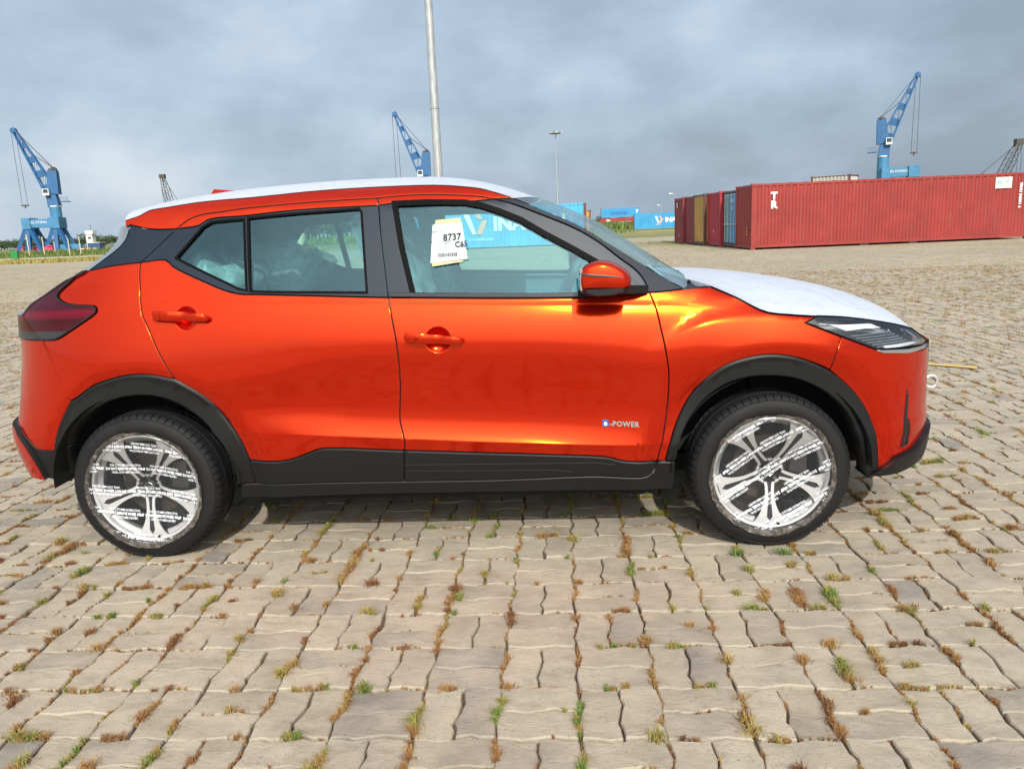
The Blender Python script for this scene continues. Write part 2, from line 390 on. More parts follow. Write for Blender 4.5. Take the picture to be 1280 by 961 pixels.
def build_ground():
    # the paved yard beyond the separate blocks, and open ground to the horizon
    y=M('far_paving',(.42,.34,.24),.95); g=y.pos()
    def frac_line(scale,axis,w):
        mp=y.pos((1/scale,1/scale,1),-GR); sp=y.n('ShaderNodeSeparateXYZ'); y.l(mp,sp.inputs[0])
        wob=y.math('MULTIPLY',y.math('SUBTRACT',y.noise(y.pos(),9,2),.5),.25)
        f=y.math('FRACT',y.math('ADD',sp.outputs[axis],wob)); return y.math('LESS_THAN',y.math('ABSOLUTE',y.math('SUBTRACT',f,.5)),w)
    n1=y.noise(g,.22,4,.55); n2=y.noise(g,2.2,4,.6); n3=y.noise(y.pos((1,2.2,1)),9,3,.6)
    c=y.ramp(n2,(.3,(.27,.235,.175)),(.55,(.355,.31,.23)),(.75,(.425,.375,.285)))
    c=y.mix(y.math('MULTIPLY',y.ramp(n1,(.42,0),(.62,1)),.5),c,(.25,.225,.185))
    jl=y.math('MAXIMUM',frac_line(CELL,0,.035),frac_line(CELL,1,.035))
    c=y.mix(y.math('MULTIPLY',jl,.42),c,(.12,.085,.05))
    fl=y.noise(y.pos((1,1,1)),11,2,.6); pm=y.ramp(y.noise(g,.55,3,.6),(.28,0),(.52,1))
    c=y.mix(y.math('MULTIPLY',y.ramp(fl,(.54,0),(.62,1)),y.math('MULTIPLY',pm,.95)),c,y.ramp(n2,(.3,(.19,.11,.035)),(.6,(.26,.20,.06)),(.75,(.16,.18,.05))))
    gv=y.ramp(y.noise(y.pos((1,1.8,1)),.16,4,.6),(.52,0),(.62,1)); sy=y.n('ShaderNodeSeparateXYZ'); y.l(y.pos(),sy.inputs[0])
    c=y.mix(y.math('MULTIPLY',gv,y.math('MULTIPLY',y.ramp(y.math('DIVIDE',sy.outputs[1],60.),(.3,0),(.5,1)),.6)),c,(.23,.20,.075))
    y.base(c); y.bump(n3,.4,.01)
    o=mk('yard',[(-85,-45,-.03),(85,-45,-.03),(85,62,-.03),(-85,62,-.03)],[(0,1,2,3)],y); 
    # cut the block zone out of the sheet
    bm=bmesh.new(); zone=[(.5-(2.3+.8*(q+4.3)),q) for q in (-4.6,PAVE_Y1)]; (xa,ya),(xb,yb)=zone; xc,xd=1-xa,1-xb
    P=[bm.verts.new((p[0],p[1],-.0055)) for p in ((-85,-45),(85,-45),(85,62),(-85,62),(xa,ya),(xc,ya),(xd,yb),(xb,yb))]
    for f in ((0,1,5,4),(1,2,6,5),(2,3,7,6),(3,0,4,7)): bm.faces.new([P[k] for k in f])
    bm.to_mesh(o.data); bm.free(); o['kind']='structure'
    t=M('grassland',(.16,.15,.05),1.); g=t.pos()
    t.base(t.mix(t.ramp(t.noise(g,.05,4,.6),(.4,0),(.6,1)),t.ramp(t.noise(g,.9,4,.65),(.3,(.075,.09,.028)),(.7,(.17,.19,.055))),t.ramp(t.noise(g,1.3,4,.6),(.3,(.20,.17,.06)),(.7,(.34,.28,.12)))))
    o=mk('ground',[(-2500,-2500,-.12),(2500,-2500,-.12),(2500,2500,-.12),(-2500,2500,-.12)],[(0,1,2,3)],t); o['kind']='structure'
    rd=M('pale_track',(.42,.39,.34),.95); rd.base(rd.ramp(rd.noise(rd.pos(),1.,4),(.3,(.36,.33,.28)),(.7,(.48,.45,.39))))
    o=mk('road',[(-300,112,-.03),(-38,84,-.03),(-26,92,-.03),(-300,140,-.03)],[(0,1,2,3)],rd); o['kind']='structure'
    yp=M('yellow_line_paint',(.55,.36,.06),.7); yp.base(yp.ramp(yp.noise(yp.pos(),14,5,.65),(.42,(.40,.34,.24)),(.54,(.58,.37,.05))))
    o=mk('painted_line',[(3.70,2.96,.008),(4.02,2.70,.008),(4.08,2.79,.008),(3.76,3.06,.008)],[(0,1,2,3)],yp); o['kind']='structure'
build_ground()

# ------------------------------------------------------------------ shipping containers
def paint(name,col,wear=.25,rough=.55,rust=(.10,.035,.015)):
    m=M(name,col,rough); g=m.coords('Object'); 
    st=m.noise(m.coords('Object',(1.6,1.6,.22)),3.5,5,.65); bl=m.noise(g,1.1,4,.6); sp=m.noise(g,9,4,.7)
    c=m.mix(m.ramp(bl,(.3,0),(.7,1)),tuple(k*.80 for k in col),tuple(min(1,k*1.12) for k in col))
    c=m.mix(m.math('MULTIPLY',m.ramp(st,(.56,0),(.72,1)),.5),c,tuple(min(1,k*.75+.045) for k in col))
    c=m.mix(m.math('MULTIPLY',m.ramp(m.math('ADD',m.math('MULTIPLY',sp,.6),m.math('MULTIPLY',st,.4)),(.68-wear*.42,0),(.74-wear*.42,1)),min(1,wear*2.6)),c,rust)
    m.base(c); return m
WHITE=M('white_lettering',(.78,.78,.76),.6); WHITE.base(WHITE.ramp(WHITE.noise(WHITE.coords(),12,4,.7),(.32,(.45,.40,.38)),(.45,(.80,.80,.78))))
STEEL=M('dark_steel',(.06,.055,.05),.6); PALE=M('pale_galvanised',(.45,.46,.46),.55,.4)
GALV=M('mast_steel',(.36,.38,.38),.5,.3); GALV.base(GALV.ramp(GALV.noise(GALV.coords('Object',(3,3,.5)),4,4),(.3,(.27,.29,.29)),(.7,(.43,.45,.45))))
def corrugate(L,z0,z1,pitch,dep,flip=False):
    """trapezoid steel sheet along x in plane y=0, ribs going to +y"""
    xs=[0.];ys=[0.]; n=max(1,int(L/pitch)); p=L/n
    for k in range(n):
        b=k*p; xs+=[b+.25*p,b+.5*p-.0,b+.75*p,b+p]; ys+=[0,dep,dep,0]
    V=[(x,y,z) for x,y in zip(xs,ys) for z in (z0,z1)]; F=[(2*i,2*i+2,2*i+3,2*i+1) for i in range(len(xs)-1)]
    return V,F
def container(name,label,loc,rz,L,H,mat,group,Wd=2.44,doors='left',trim=None,doorstyle='plain',doormat=None):
    t=thing(name,label,'container',loc,rz,group); trim=trim or mat; g=.16; bz=.14
    # local: x 0..L length (front face y=0), y 0..Wd
    for i,(y,sg) in enumerate(((.02,1),(Wd-.02,-1))):
        V,F=corrugate(L-.3,.17,H-.10,.278,.036); V=[(v[0]+.15,y+sg*(.036-v[1]) if False else y+sg*v[1],v[2]) for v in V]
        mk('side_panel',V,F if sg>0 else [f[::-1] for f in F],mat,t)
    V,F=corrugate(Wd-.24,.17,H-.1,.25,.045)
    closed=(0,L) if doors is None else ((L,) if doors=='left' else (0,))
    for xe in closed:
        sg=1 if xe==0 else -1
        mk('end_panel',[(xe+sg*(.02+v[1]),.12+v[0],v[2]) for v in V],[f[::-1] for f in F],mat,t)
    if doors:
        xe=0 if doors=='left' else L; sg=1 if xe==0 else -1
        for k in (0,1):
            y0=.12+k*(Wd/2-.115); d=MB(); w=Wd/2-.13
            d.box((xe+sg*.045,y0+w/2,H/2+.03),(.045,w,H-.36))
            for q in range(3): d.box((xe+sg*.018,y0+w/2,.36+(H-.66)*(q+.5)/3),(.012,w-.16,(H-.8)/3))
            dr=d.obj('door',(doormat[k] if isinstance(doormat,tuple) else doormat) or mat,t)
            b=MB()
            for u in (.28,.72): b.tube([(xe-sg*.012,y0+w*u,.22),(xe-sg*.012,y0+w*u,H-.16)],.019,6); b.box((xe-sg*.012,y0+w*u,1.05),(.05,.32,.05))
            b.objs('lock_bar',PALE if doorstyle=='plain' else STEEL,dr)
    rf=MB(); rf.box((L/2,Wd/2,H-.03),(L-.3,Wd-.16,.03))
    for k in range(int(L/.6)): rf.box((.4+k*.6,Wd/2,H-.013),(.12,Wd-.2,.02))
    rf.obj('roof',mat,t)
    for x in (.075,L-.075):
        for y in (.06,Wd-.06):
            b=MB(); b.box((x,y,H/2),(.148,.118,H-.24)); b.obj('corner_post',trim,t)
            b=MB(); b.box((x,y,H-.055),(.18,.16,.118)); b.box((x,y,.06),(.18,.16,.118)); b.objs('corner_casting',STEEL if trim is not mat else mat,t)
    b=MB()
    for y in (.045,Wd-.045): b.box((L/2,y,H-.07),(L-.34,.06,.07)); b.box((L/2,y,.13),(L-.34,.07,.11))
    for x in (.06,L-.06): b.box((x,Wd/2,H-.07),(.08,Wd-.3,.09)); b.box((x,Wd/2,.12),(.09,Wd-.3,.13))
    b.objs('rail',trim,t)
    b=MB()
    for k in range(2): b.box((L/2-1.0+2.0*k,Wd/2,.04),(.34,Wd-.1,.05))
    b.box((L/2,Wd/2,.1),(L-.4,Wd-.3,.04)); b.obj('floor',STEEL,t)
    return t
def lettering(t,rows,mat=None,name='lettering'):
    for body,size,o,ux,uy,kw in rows: place_text(MB(),body,size,o,ux,uy,**kw).obj(name,mat or WHITE,t)
RED=paint('brick_red_paint',(.25,.023,.017),.2); MAROON=paint('maroon_paint',(.20,.026,.030),.18); CRIM=paint('crimson_paint',(.33,.022,.032),.2)
OCH=paint('ochre_paint',(.42,.25,.055),.22); BLU=paint('sky_blue_paint',(.035,.27,.50),.14); WBLU=paint('weathered_blue_paint',(.07,.22,.36),.34); RUST=paint('rusty_frame',(.10,.035,.025),.5)
DBLU=paint('deep_blue_paint',(.018,.15,.42),.15); LBLU=paint('light_blue_paint',(.07,.36,.58),.12); ORA=paint('orange_tan_paint',(.50,.24,.06),.2); GREYC=paint('pale_grey_paint',(.36,.36,.31),.22); WHT=paint('off_white_paint',(.60,.60,.57),.15)
TEAL=paint('peeling_teal_paint',(.12,.27,.33),.40)
SKYB=paint('door_sky_blue',(.02,.24,.52),.16)
X,Z_=(1,0,0),(0,0,1)
GROW='containers standing side by side in the yard'
h=.033
t=container('shipping_container','long brick red container with white TR letters, nearest in the row',(8.72,28.9,0),h,11.35,2.66,RED,GROW,doors='right',trim=RED)
lettering(t,[('T',.40,(.90,-.005,2.13),X,Z_,dict(bold=.022)),('R',.40,(.90,-.005,1.78),X,Z_,dict(bold=.022)),
  ('TRHU 348091 6',.15,(10.86,-.005,1.75),(0,0,-1),(1,0,0),dict(bold=.006)),('42G1  VN',.11,(11.12,-.005,2.2),(0,0,-1),(1,0,0),{}),('45',.14,(11.1,-.005,1.55),X,Z_,{})])
b=MB(); b.box((10.15,-.008,2.27),(.66,.012,.44)); pl=b.obj('notice_plate',WHT,t)
b=MB(); b.box((10.0,-.016,2.29),(.2,.004,.17)); b.box((10.28,-.016,2.32),(.15,.004,.13)); b.box((10.1,-.016,2.13),(.4,.004,.04)); b.obj('plate_print',M('plate_green',(.30,.42,.36),.6),pl)
b=MB(); b.box((11.12,-.006,1.80),(.10,.006,.14)); b.obj('hazard_sticker',M('amber_sticker',(.62,.30,.03),.5),t)
b=MB()
for q in range(3): b.box((-.006,.62,.62+q*.13),(.006,.12,.08))
b.obj('yellow_mark',M('yellow_mark_paint',(.55,.38,.05),.6),t)
rowdata=[('sky blue container with weathered doors and rusty corner posts beside the long red one',DBLU,'left',RUST,(SKYB,TEAL),.10,2.56),
 ('crimson red container between the blue doors and the ochre end',CRIM,None,CRIM,None,.0,2.59),
 ('ochre yellow container end between crimson and maroon containers',OCH,None,RUST,None,-.15,2.59),
 ('maroon container end next to the ochre one',MAROON,None,MAROON,None,-.05,2.59),
 ('maroon container with white corner letters, farthest in the row',MAROON,None,MAROON,None,-.15,2.59)]
for k,(lab,m_,dr,tr,dm,dx,HH) in enumerate(rowdata):
    d=2.44*(k+1)+.04*(k+1)+(0.02 if k else 0)
    x=8.72-.047*d+dx; y=28.9+d
    t=container('shipping_container',lab,(x,y,0),h,12.0,HH,m_,GROW,doors=dr,trim=tr,doormat=dm)
    if k==0:
        b=MB(); b.box((-.02,1.83,1.3),(.02,.95,2.0)); 
        lettering(t,[('HLXU',.22,(-.032,.75,2.1),(0,-1,0),Z_,{}),('22G1',.18,(-.032,.75,1.75),(0,-1,0),Z_,{})])
    if k==4: lettering(t,[('TR',.34,(-.03,1.5,2.15),(0,-1,0),Z_,dict(bold=.02)),('24',.2,(-.03,1.0,.45),(0,-1,0),Z_,{})])
    if k==1: lettering(t,[('40',.2,(-.03,1.1,.7),(0,-1,0),Z_,{})])
# shipping line container at mid distance, doors on its left end
GB='blue containers farther across the yard'
t=container('shipping_container','bright blue container lettered in white, half hidden by the maroon end',(14.75,130.3,0),-.02,12.19,2.62,BLU,GB,doors='left',trim=BLU,doormat=DBLU)
def vmark(t,x,z,s,second):
    """two leaning bars forming a V with an orange or white upright beside it"""
    b=MB(); y=-.02
    b.prism([(x,z+s),(x+.30*s,z+s),(x+.62*s,z),(x+.42*s,z)],y-.004,y); 
    o=b.obj('emblem_stroke',WHITE,t,fix=True)
    b=MB(); b.prism([(x+.62*s,z),(x+.92*s,z+.68*s),(x+1.22*s,z+.68*s),(x+.92*s,z)],y-.004,y); b.prism([(x+.58*s,z+.98*s),(x+.84*s,z+.98*s),(x+.98*s,z+.74*s),(x+.72*s,z+.74*s)],y-.004,y)
    b.obj('emblem_stroke',second,t,fix=True)
SALM=M('salmon_lettering',(.72,.36,.26),.6)
vmark(t,3.4,.95,1.15,SALM)
lettering(t,[('INASHIN',1.05,(5.1,-.02,1.42),X,Z_,dict(align='LEFT',bold=.04)),('SHIPPING',.22,(3.5,-.02,.72),X,Z_,dict(align='LEFT'))])
# large light-blue one behind the car, seen through its windows
t=container('shipping_container','light blue container with big white V emblem seen through the car windows',(-9.75,49.2,0),-.045,12.6,2.72,LBLU,GB,doors=None,trim=LBLU)
vmark(t,4.35,.95,1.35,SALM)
lettering(t,[('INASHIN',1.25,(6.35,-.02,1.55),X,Z_,dict(align='LEFT',bold=.05)),('CONTAINER LINES',.22,(4.5,-.02,.6),X,Z_,dict(align='LEFT'))])
b=MB(); b.box((12.54,-.03,1.36),(.16,.08,2.7)); b.obj('end_post',RUST,t)
lettering(t,[('TSHU 4021',.24,(11.6,-.02,1.5),(0,0,-1),(1,0,0),{}),('45G1',.2,(10.6,-.02,1.8),(0,0,-1),(1,0,0),{})])
GF='stacked containers in the distance'
t=container('shipping_container','orange container peeping out behind the light blue one',(-1.75,71,0),-.045,6.06,2.6,ORA,GF,doors='right',trim=RUST)
t=container('shipping_container','red container below a blue one at the weedy edge of the yard',(15.4,232,0),.02,12.19,2.59,CRIM,GF,doors=None)
lettering(t,[('CONGTY',.8,(7.5,-.02,1.2),X,Z_,dict(bold=.03)),('TEX',.7,(2.4,-.02,1.9),X,Z_,dict(bold=.04))])
t=container('shipping_container','blue container stacked on the distant red one',(15.75,232,2.75),.02,11.6,2.75,BLU,GF,doors=None,trim=TEAL)
lettering(t,[('T',1.2,(10.6,-.02,1.6),X,Z_,dict(bold=.06))]); b=MB(); b.box((5.4,-.03,1.35),(5.2,.02,.8)); b.obj('name_patch',DBLU,t)
t=container('shipping_container','grey container under the pale one behind the red row',(22.6,64.6,0),.03,4.2,2.2,GREYC,GF,doors='right')
t=container('shipping_container','pale grey container top with white doors showing above the long red one',(22.75,65.0,2.2),-.62,3.2,2.25,GREYC,GF,doors='right',trim=RUST,doormat=WHT)
t=container('shipping_container','dark blue container far left seen through the front window',(-24.5,128,0),0,12.19,2.59,BLU,GF,doors=None)
t=container('shipping_container','red container beside the far dark blue one',(-15.5,150,0),0,6.06,2.59,CRIM,GF,doors=None)

# ------------------------------------------------------------------ harbour cranes
CB=paint('crane_blue',(.011,.095,.24),.12); CB2=paint('crane_pale_blue',(.045,.19,.34),.12)
CABW=M('crane_white',(.62,.64,.62),.5)
def crane(label,loc,side,s=1.,rz=0,jib=(-10.0,26.2),foot=(-1.2,15.0),hook=11.5):
    """portal slewing crane; side=-1 jib to the left, +1 to the right"""
    t=thing('harbour_crane',label,'crane',loc,rz,'blue harbour cranes along the quay'); k=side
    def p(x,y,z): return (x*s,y*s,z*s)
    for y in (-2.6,2.6):
        b=MB(); b.box(p(.2,y,.55),(12.6*s,1.3*s,1.1*s)); b.obj('base_beam',CB2,t)
    for x in (-2.7,3.2):
        for y in (-2.6,2.6):
            for xe in (-2.6,0,2.6):
                b=MB(); b.bar(p(x+xe*1.0,y,1.0),p(x+xe*.12,y*.7,6.6),.75*s,.75*s,.95*s,.95*s); b.obj('leg',CB,t)
    b=MB(); b.box(p(-2.7,0,7.3),(1.8*s,5.2*s,2.5*s)); b.box(p(.3,-1.9,7.3),(6.0*s,.5*s,1.9*s)); b.box(p(.3,1.9,7.3),(6.0*s,.5*s,1.9*s)); b.box(p(3.2,0,7.3),(2.3*s,5.2*s,2.5*s)); b.obj('portal_beam',CB2,t)
    b=MB(); place_text(b,'CANG DONG NAI',.8*s,p(0,-2.2,7.5),X,Z_); b.obj('lettering',WHITE,t)
    tx=3.2 if k<0 else -3.2
    b=MB(); b.lathe([(0.01,6.2*s),(1.25*s,6.2*s),(1.25*s,11.0*s),(.01,11.0*s)],16,'z',(tx*s,0,0)); soft(b.obj('slew_column',CB2,t),50)
    b=MB(); b.lathe([(1.32*s,10.9*s),(1.4*s,11.05*s),(1.32*s,11.2*s)],16,'z',(tx*s,0,0)); b.obj('white_band',CABW,t)
    b=MB(); b.bar(p(tx,0,11.1),p(tx-k*-.3,0,14.3),2.3*s,2.4*s,1.7*s,2.0*s); b.bar(p(tx+k*-.3,0,13.9),p(tx-k*.75,0,19.2),2.5*s,2.2*s,1.9*s,1.8*s,(0,1,0)); tw=b.obj('tower',CB,t)
    b=MB(); b.box(p(tx-k*.75,0,19.4),(1.6*s,1.2*s,.5*s)); b.tube([p(tx-k*.9,-.8,19.7),p(tx-k*.9,.8,19.7)],.35*s,10); b.obj('sheave_head',STEEL,tw)
    b=MB(); b.box(p(tx+k*.9,-1.2,14.3),(1.3*s,1.4*s,1.5*s)); cb=b.obj('operator_cab',CABW,t); b=MB(); b.box(p(tx+k*.9,-1.93,14.5),(1.0*s,.05*s,.8*s)); b.obj('cab_window',M('cab_glass',(.03,.05,.06),.15),cb)
    b=MB(); b.box(p(tx-k*2.4,0,12.1),(1.9*s,1.6*s,.16*s)); 
    for q in range(5): b.bar(p(tx-k*(1.6+q*.4),-.78,12.15),p(tx-k*(1.6+q*.4),-.78,13.1),.05*s)
    b.bar(p(tx-k*1.5,-.78,13.1),p(tx-k*3.3,-.78,13.1),.06*s); b.obj('service_deck',CB,t)
    # jib: two box chords per side tied by frames and thin lacing
    F0=Vector((tx*s+k*1.1*s,0,13.2*s)); T0=Vector(((tx+k*6.3)*s,0,28.0*s)); d=(T0-F0).normalized(); nrm=Vector((-d.z,0,d.x))*(1 if d.x<0 else -1)*-1
    if nrm.z<0: nrm=-nrm
    def jp(u,v,y): return F0+(T0-F0)*u+nrm*v*s+Vector((0,y*s,0))
    dep=lambda u:.45+1.95*max(0,1-abs(u-.1)*1.02) if u>.1 else .5+1.5*u/.1
    st=[0,.12,.34,.56,.78,1.0]
    b=MB()
    for y in (-.85,.85):
        for v0 in (0,1):
            for a_,b_ in zip(st[:-1],st[1:]): b.bar(jp(a_,v0*dep(a_)*1.0,y*(1-a_*.45)),jp(b_,v0*dep(b_),y*(1-b_*.45)),.25*s,.32*s)
    b.obj('jib',CB,t); 
    b=MB()
    for u in st[1:]:
        b.bar(jp(u,0,0),jp(u,dep(u),0),.26*s,1.9*s*(1-u*.45))
    for y in (-.85,.85):
        for a_,b_ in zip(st[1:-1],st[2:]): b.bar(jp(a_,0,y*(1-a_*.45)),jp(b_,dep(b_),y*(1-b_*.45)),.07*s)
    b.obj('jib_lacing',CB,t)
    b=MB(); b.box(jp(1.01,.2,0),(1.1*s,1.3*s,.75*s)); b.tube([jp(1.02,.35,-.6),jp(1.02,.35,.6)],.45*s,10); b.obj('jib_head',CB,t)
    b=MB()
    for y in (-.5,.5): b.tube([p(tx-k*.9,y,19.8),jp(.62,dep(.62)+.1,y)],.045*s,4); b.tube([p(tx-k*.9,y*.6,19.8),jp(.98,.6,y*.6)],.045*s,4)
    b.obj('luffing_rope',STEEL,t)
    hx=T0.x; b=MB()
    for o_ in (-.45,.45): b.tube([(hx+o_*s,0,T0.z),(hx+o_*s*1.3-k*0,0,hook*s+.4*s)],.05*s,4)
    b.obj('hoist_rope',STEEL,t)
    b=MB(); b.box((hx,0,hook*s),(1.5*s,.5*s,.35*s)); b.tube([(hx,0,hook*s),(hx,0,hook*s-.7*s)],[.2*s,.1*s],6); b.obj('hook_block',STEEL,t)
    b=MB(); b.box(p(5.6,-1.6,1.2),(5.2*s,1.2*s,2.2*s)); b.obj('equipment_house',CB2,t)
    return t
crane('blue portal crane standing whole on four splayed legs at far left',(-99.6,146.5,-.2),-1,.84,.25)
crane('blue crane jib rising above the car roof beside the tall mast',(-31.2,178.0,.6),-1,.95,.1)
crane('blue crane reaching up right behind the long red container',(69.6,157.6,2.4),1,.86,-.3)
def lattice(label,loc,dx,h0,h1,rz=0):
    t=thing('crawler_crane',label,'crane',loc,rz,'dark lattice boom cranes on the horizon')
    b=MB(); A=Vector((0,0,h0)); B=Vector((dx,0,h1)); n=10
    def q(u,i,j): 
        w=.9*(1-.55*abs(2*u-1)**3); return A+(B-A)*u+Vector((i*w,j*w,0))
    for i in (-1,1):
        for j in (-1,1): b.tube([q(u/n,i,j) for u in range(n+1)],.11,4)
    for u in range(n):
        for i in (-1,1): b.bar(q(u/n,i,-1),q((u+1)/n,-i,-1),.09); b.bar(q(u/n,-1,i),q((u+1)/n,1,i),.09)
    b.obj('boom',STEEL,t)
    b=MB(); b.box((dx,0,h1+.2),(1.6,1.2,1.2)); b.obj('boom_head',STEEL,t)
    b=MB()
    for o in (-.4,.4): b.tube([(dx+o,-.6,h1),(dx+o,-.6,2.)],.05,4)
    s_=1 if dx<0 else -1
    b.tube([(dx,.3,h1),(s_*4.5,.3,h0+3.5)],.07,4); b.obj('boom_rope',STEEL,t)
    b=MB(); b.box((s_*1.5,0,2.2),(6.5,3.2,2.4)); b.obj('cab_body',CABW,t)
    b=MB(); b.box((s_*1.,-1.5,.55),(7,.9,1.1)); b.box((s_*1.,1.5,.55),(7,.9,1.1)); b.obj('crawler_track',STEEL,t)
    return t
lattice('dark lattice boom showing over the rear of the car roof',(-113,230.5,0),-2.9,2.8,20.5)
lattice('dark lattice boom leaning at the right edge behind the red container',(95.4,171.5,0),5.0,2.8,14.3)
# ------------------------------------------------------------------ masts
def mast(label,loc,H,r0,r1,heads=0,band=None):
    t=thing('light_mast',label,'mast',loc,0,'lighting masts of the yard')
    b=MB(); n=10; prof=[(r0+(r1-r0)*k/n,H*k/n) for k in range(n+1)]; b.lathe([(0.001,0)]+prof+[(.001,H)],20,'z'); soft(b.obj('pole',GALV,t))
    if band:
        for z in band:
            b=MB(); r=r0+(r1-r0)*z/H; b.lathe([(r+.002,z-.09),(r+.022,z-.07),(r+.022,z+.04),(r+.002,z+.05)],20,'z'); soft(b.obj('joint_collar',GALV,t))
    b=MB(); b.lathe([(.001,.0),(r0*2.1,0),(r0*2.1,.04),(.001,.04)],16,'z'); b.obj('base_plate',GALV,t)
    if heads:
        b=MB(); b.lathe([(.05,H-.15),(1.5,H-.15),(1.5,H),(.05,H)],16,'z'); b.obj('head_ring',STEEL,t)
        for k in range(heads):
            a=2*math.pi*k/heads; b=MB(); b.box((1.75*math.cos(a),1.75*math.sin(a),H+.25),(.65,.65,.55),a); f=b.obj('floodlight',GALV,t)
            b=MB(); b.box((1.9*math.cos(a),1.9*math.sin(a),H-.06),(.5,.5,.05),a); b.obj('lamp_glass',WHT,f)
    return t
mast('tall grey steel mast rising out of the picture behind the car roof',(-4.72,33.2,0),30,.225,.10,10,(6.9,13.5))
mast('distant floodlight mast with a ring of lamps right of the car roof',(2.95,246,0),29.2,.30,.12,9)
def lamp(label,loc,H):
    t=thing('yard_lamp',label,'lamp post',loc,0,'small lamp posts behind the blue containers')
    b=MB(); b.tube([(0,0,0),(0,0,H)],[.12,.07],8); b.obj('pole',GALV,t)
    b=MB(); b.bar((0,0,H),(-1.1,0,H+.15),.1); b.obj('arm',GALV,t); b=MB(); b.box((-1.2,0,H+.12),(1.0,.5,.25)); b.obj('lamp_head',WHT,t)
lamp('small lamp post with bright head behind the lettered blue container',(42.1,293,0),6.9)
lamp('taller lamp post left of the maroon containers',(34.6,213.5,0),8.3)

# ------------------------------------------------------------------ verge: weeds, trees, small things at the yard edge
LEAF=M('leaf_green',(.05,.075,.03),.8); LEAF.base(LEAF.ramp(LEAF.noise(LEAF.pos(),.9,3,.6),(.3,(.022,.042,.018)),(.55,(.05,.085,.03)),(.75,(.095,.125,.04))))
BARK=M('bark',(.09,.07,.05),.9)
def crown_mesh(seed,n=850,rx=1.,rz=1.):
    r=random.Random(seed); V=[];F=[]; blobs=[(r.uniform(-.6,.6)*rx,r.uniform(-.6,.6)*rx,r.uniform(-.5,.6)*rz,r.uniform(.32,.62)) for _ in range(9)]
    for _ in range(n):
        bx,by,bz,br=r.choice(blobs); v=Vector((r.gauss(0,1),r.gauss(0,1),r.gauss(0,1))).normalized()*br*r.uniform(.55,1.08)
        c=Vector((bx,by,bz))+v; a=Vector((r.gauss(0,1),r.gauss(0,1),r.gauss(0,1))).normalized(); u=a.orthogonal().normalized(); w=a.cross(u); sz=r.uniform(.06,.13); k=len(V)
        V+=[c-u*sz,c+w*sz*.6,c+u*sz,c-w*sz*.6]; F.append((k,k+1,k+2,k+3))
    me=bpy.data.meshes.new('crown'); me.from_pydata([tuple(v) for v in V],[],F); me.materials.append(LEAF.m); return me
CROWNS=[crown_mesh(s,900,1.,z) for s,z in ((1,1.),(2,.8),(3,1.2),(4,.9))]
def trunk_mesh():
    b=MB(); b.tube([(0,0,0),(.05,.02,.5),(-.03,.03,1.0)],[.085,.06,.035],7)
    for k in range(4):
        a=k*1.7; b.tube([(0,0,.55+.08*k),(.28*math.cos(a),.28*math.sin(a),.95+.1*k)],[.035,.012],5)
    me=bpy.data.meshes.new('trunk'); me.from_pydata(b.V,[],b.F); me.materials.append(BARK.m); return me
TRUNK=trunk_mesh()
def tree(label,x,y,H,wd,k,name='tree',group='trees near the edge of the yard'):
    t=thing(name,label,'tree',(x,y,-.1),random.uniform(0,6),group)
    o=bpy.data.objects.new('trunk',TRUNK); link(o,t); o.scale=(H*.6,H*.6,H*.55)
    o=bpy.data.objects.new('crown',CROWNS[k%4]); link(o,t); o.location=(0,0,H*.6); o.scale=(wd*.5,wd*.5,H*.42)
def vis_x(px,D,py=302): # x where the line of sight of a given bearing meets distance D
    d=_f+_r*((px-640)/960.8)-_u*((py-480.5)/960.8); return .4394+D*d.x/d.y
def tree_belt():
    V=[];F=[]; rt=random.Random(11); src=[(np.array([tuple(v.co) for v in m.vertices])) for m in CROWNS]
    spots=[(px,rt.uniform(430,560),rt.uniform(5.2,8.2),rt.uniform(8,15)) for px in range(-40,170,4)]+[(px,rt.uniform(200,300),rt.uniform(5.5,9.5),rt.uniform(7,12)) for px in range(225,560,5)]+[(px,rt.uniform(380,420),rt.uniform(3.5,5),8) for px in range(738,800,7)]
    for i,(px,D_,H,wd) in enumerate(spots):
        P=src[i%4][:4*420]; b=len(V); x,y=vis_x(px,D_),D_-3.9
        V.extend([(x+p[0]*wd*.5,y+p[1]*wd*.5,H*.52+p[2]*H*.46) for p in P]); F.extend([(b+k,b+k+1,b+k+2,b+k+3) for k in range(0,len(P),4)])
        c=len(V); V.extend([(x-.2,y,-.1),(x+.2,y,-.1),(x+.12,y,H*.5),(x-.12,y,H*.5)]); F.append((c,c+1,c+2,c+3))
    o=mk('tree_belt',V,F,LEAF); o['kind']='stuff'; o['label']='far belt of dark green trees along the horizon beyond the yard'
tree_belt()
tree('bushy green tree seen through the rear door window',vis_x(456,118),114,8.0,5.5,2)
tree('small pale green tree seen at the left of the rear door window',vis_x(385,128),124,7.4,9,1)
tree('rounded green shrub seen through the quarter window',vis_x(240,95),91,4.0,6,3)
tree('green tree left of the light blue container',vis_x(503,120),116,5.2,6,0)
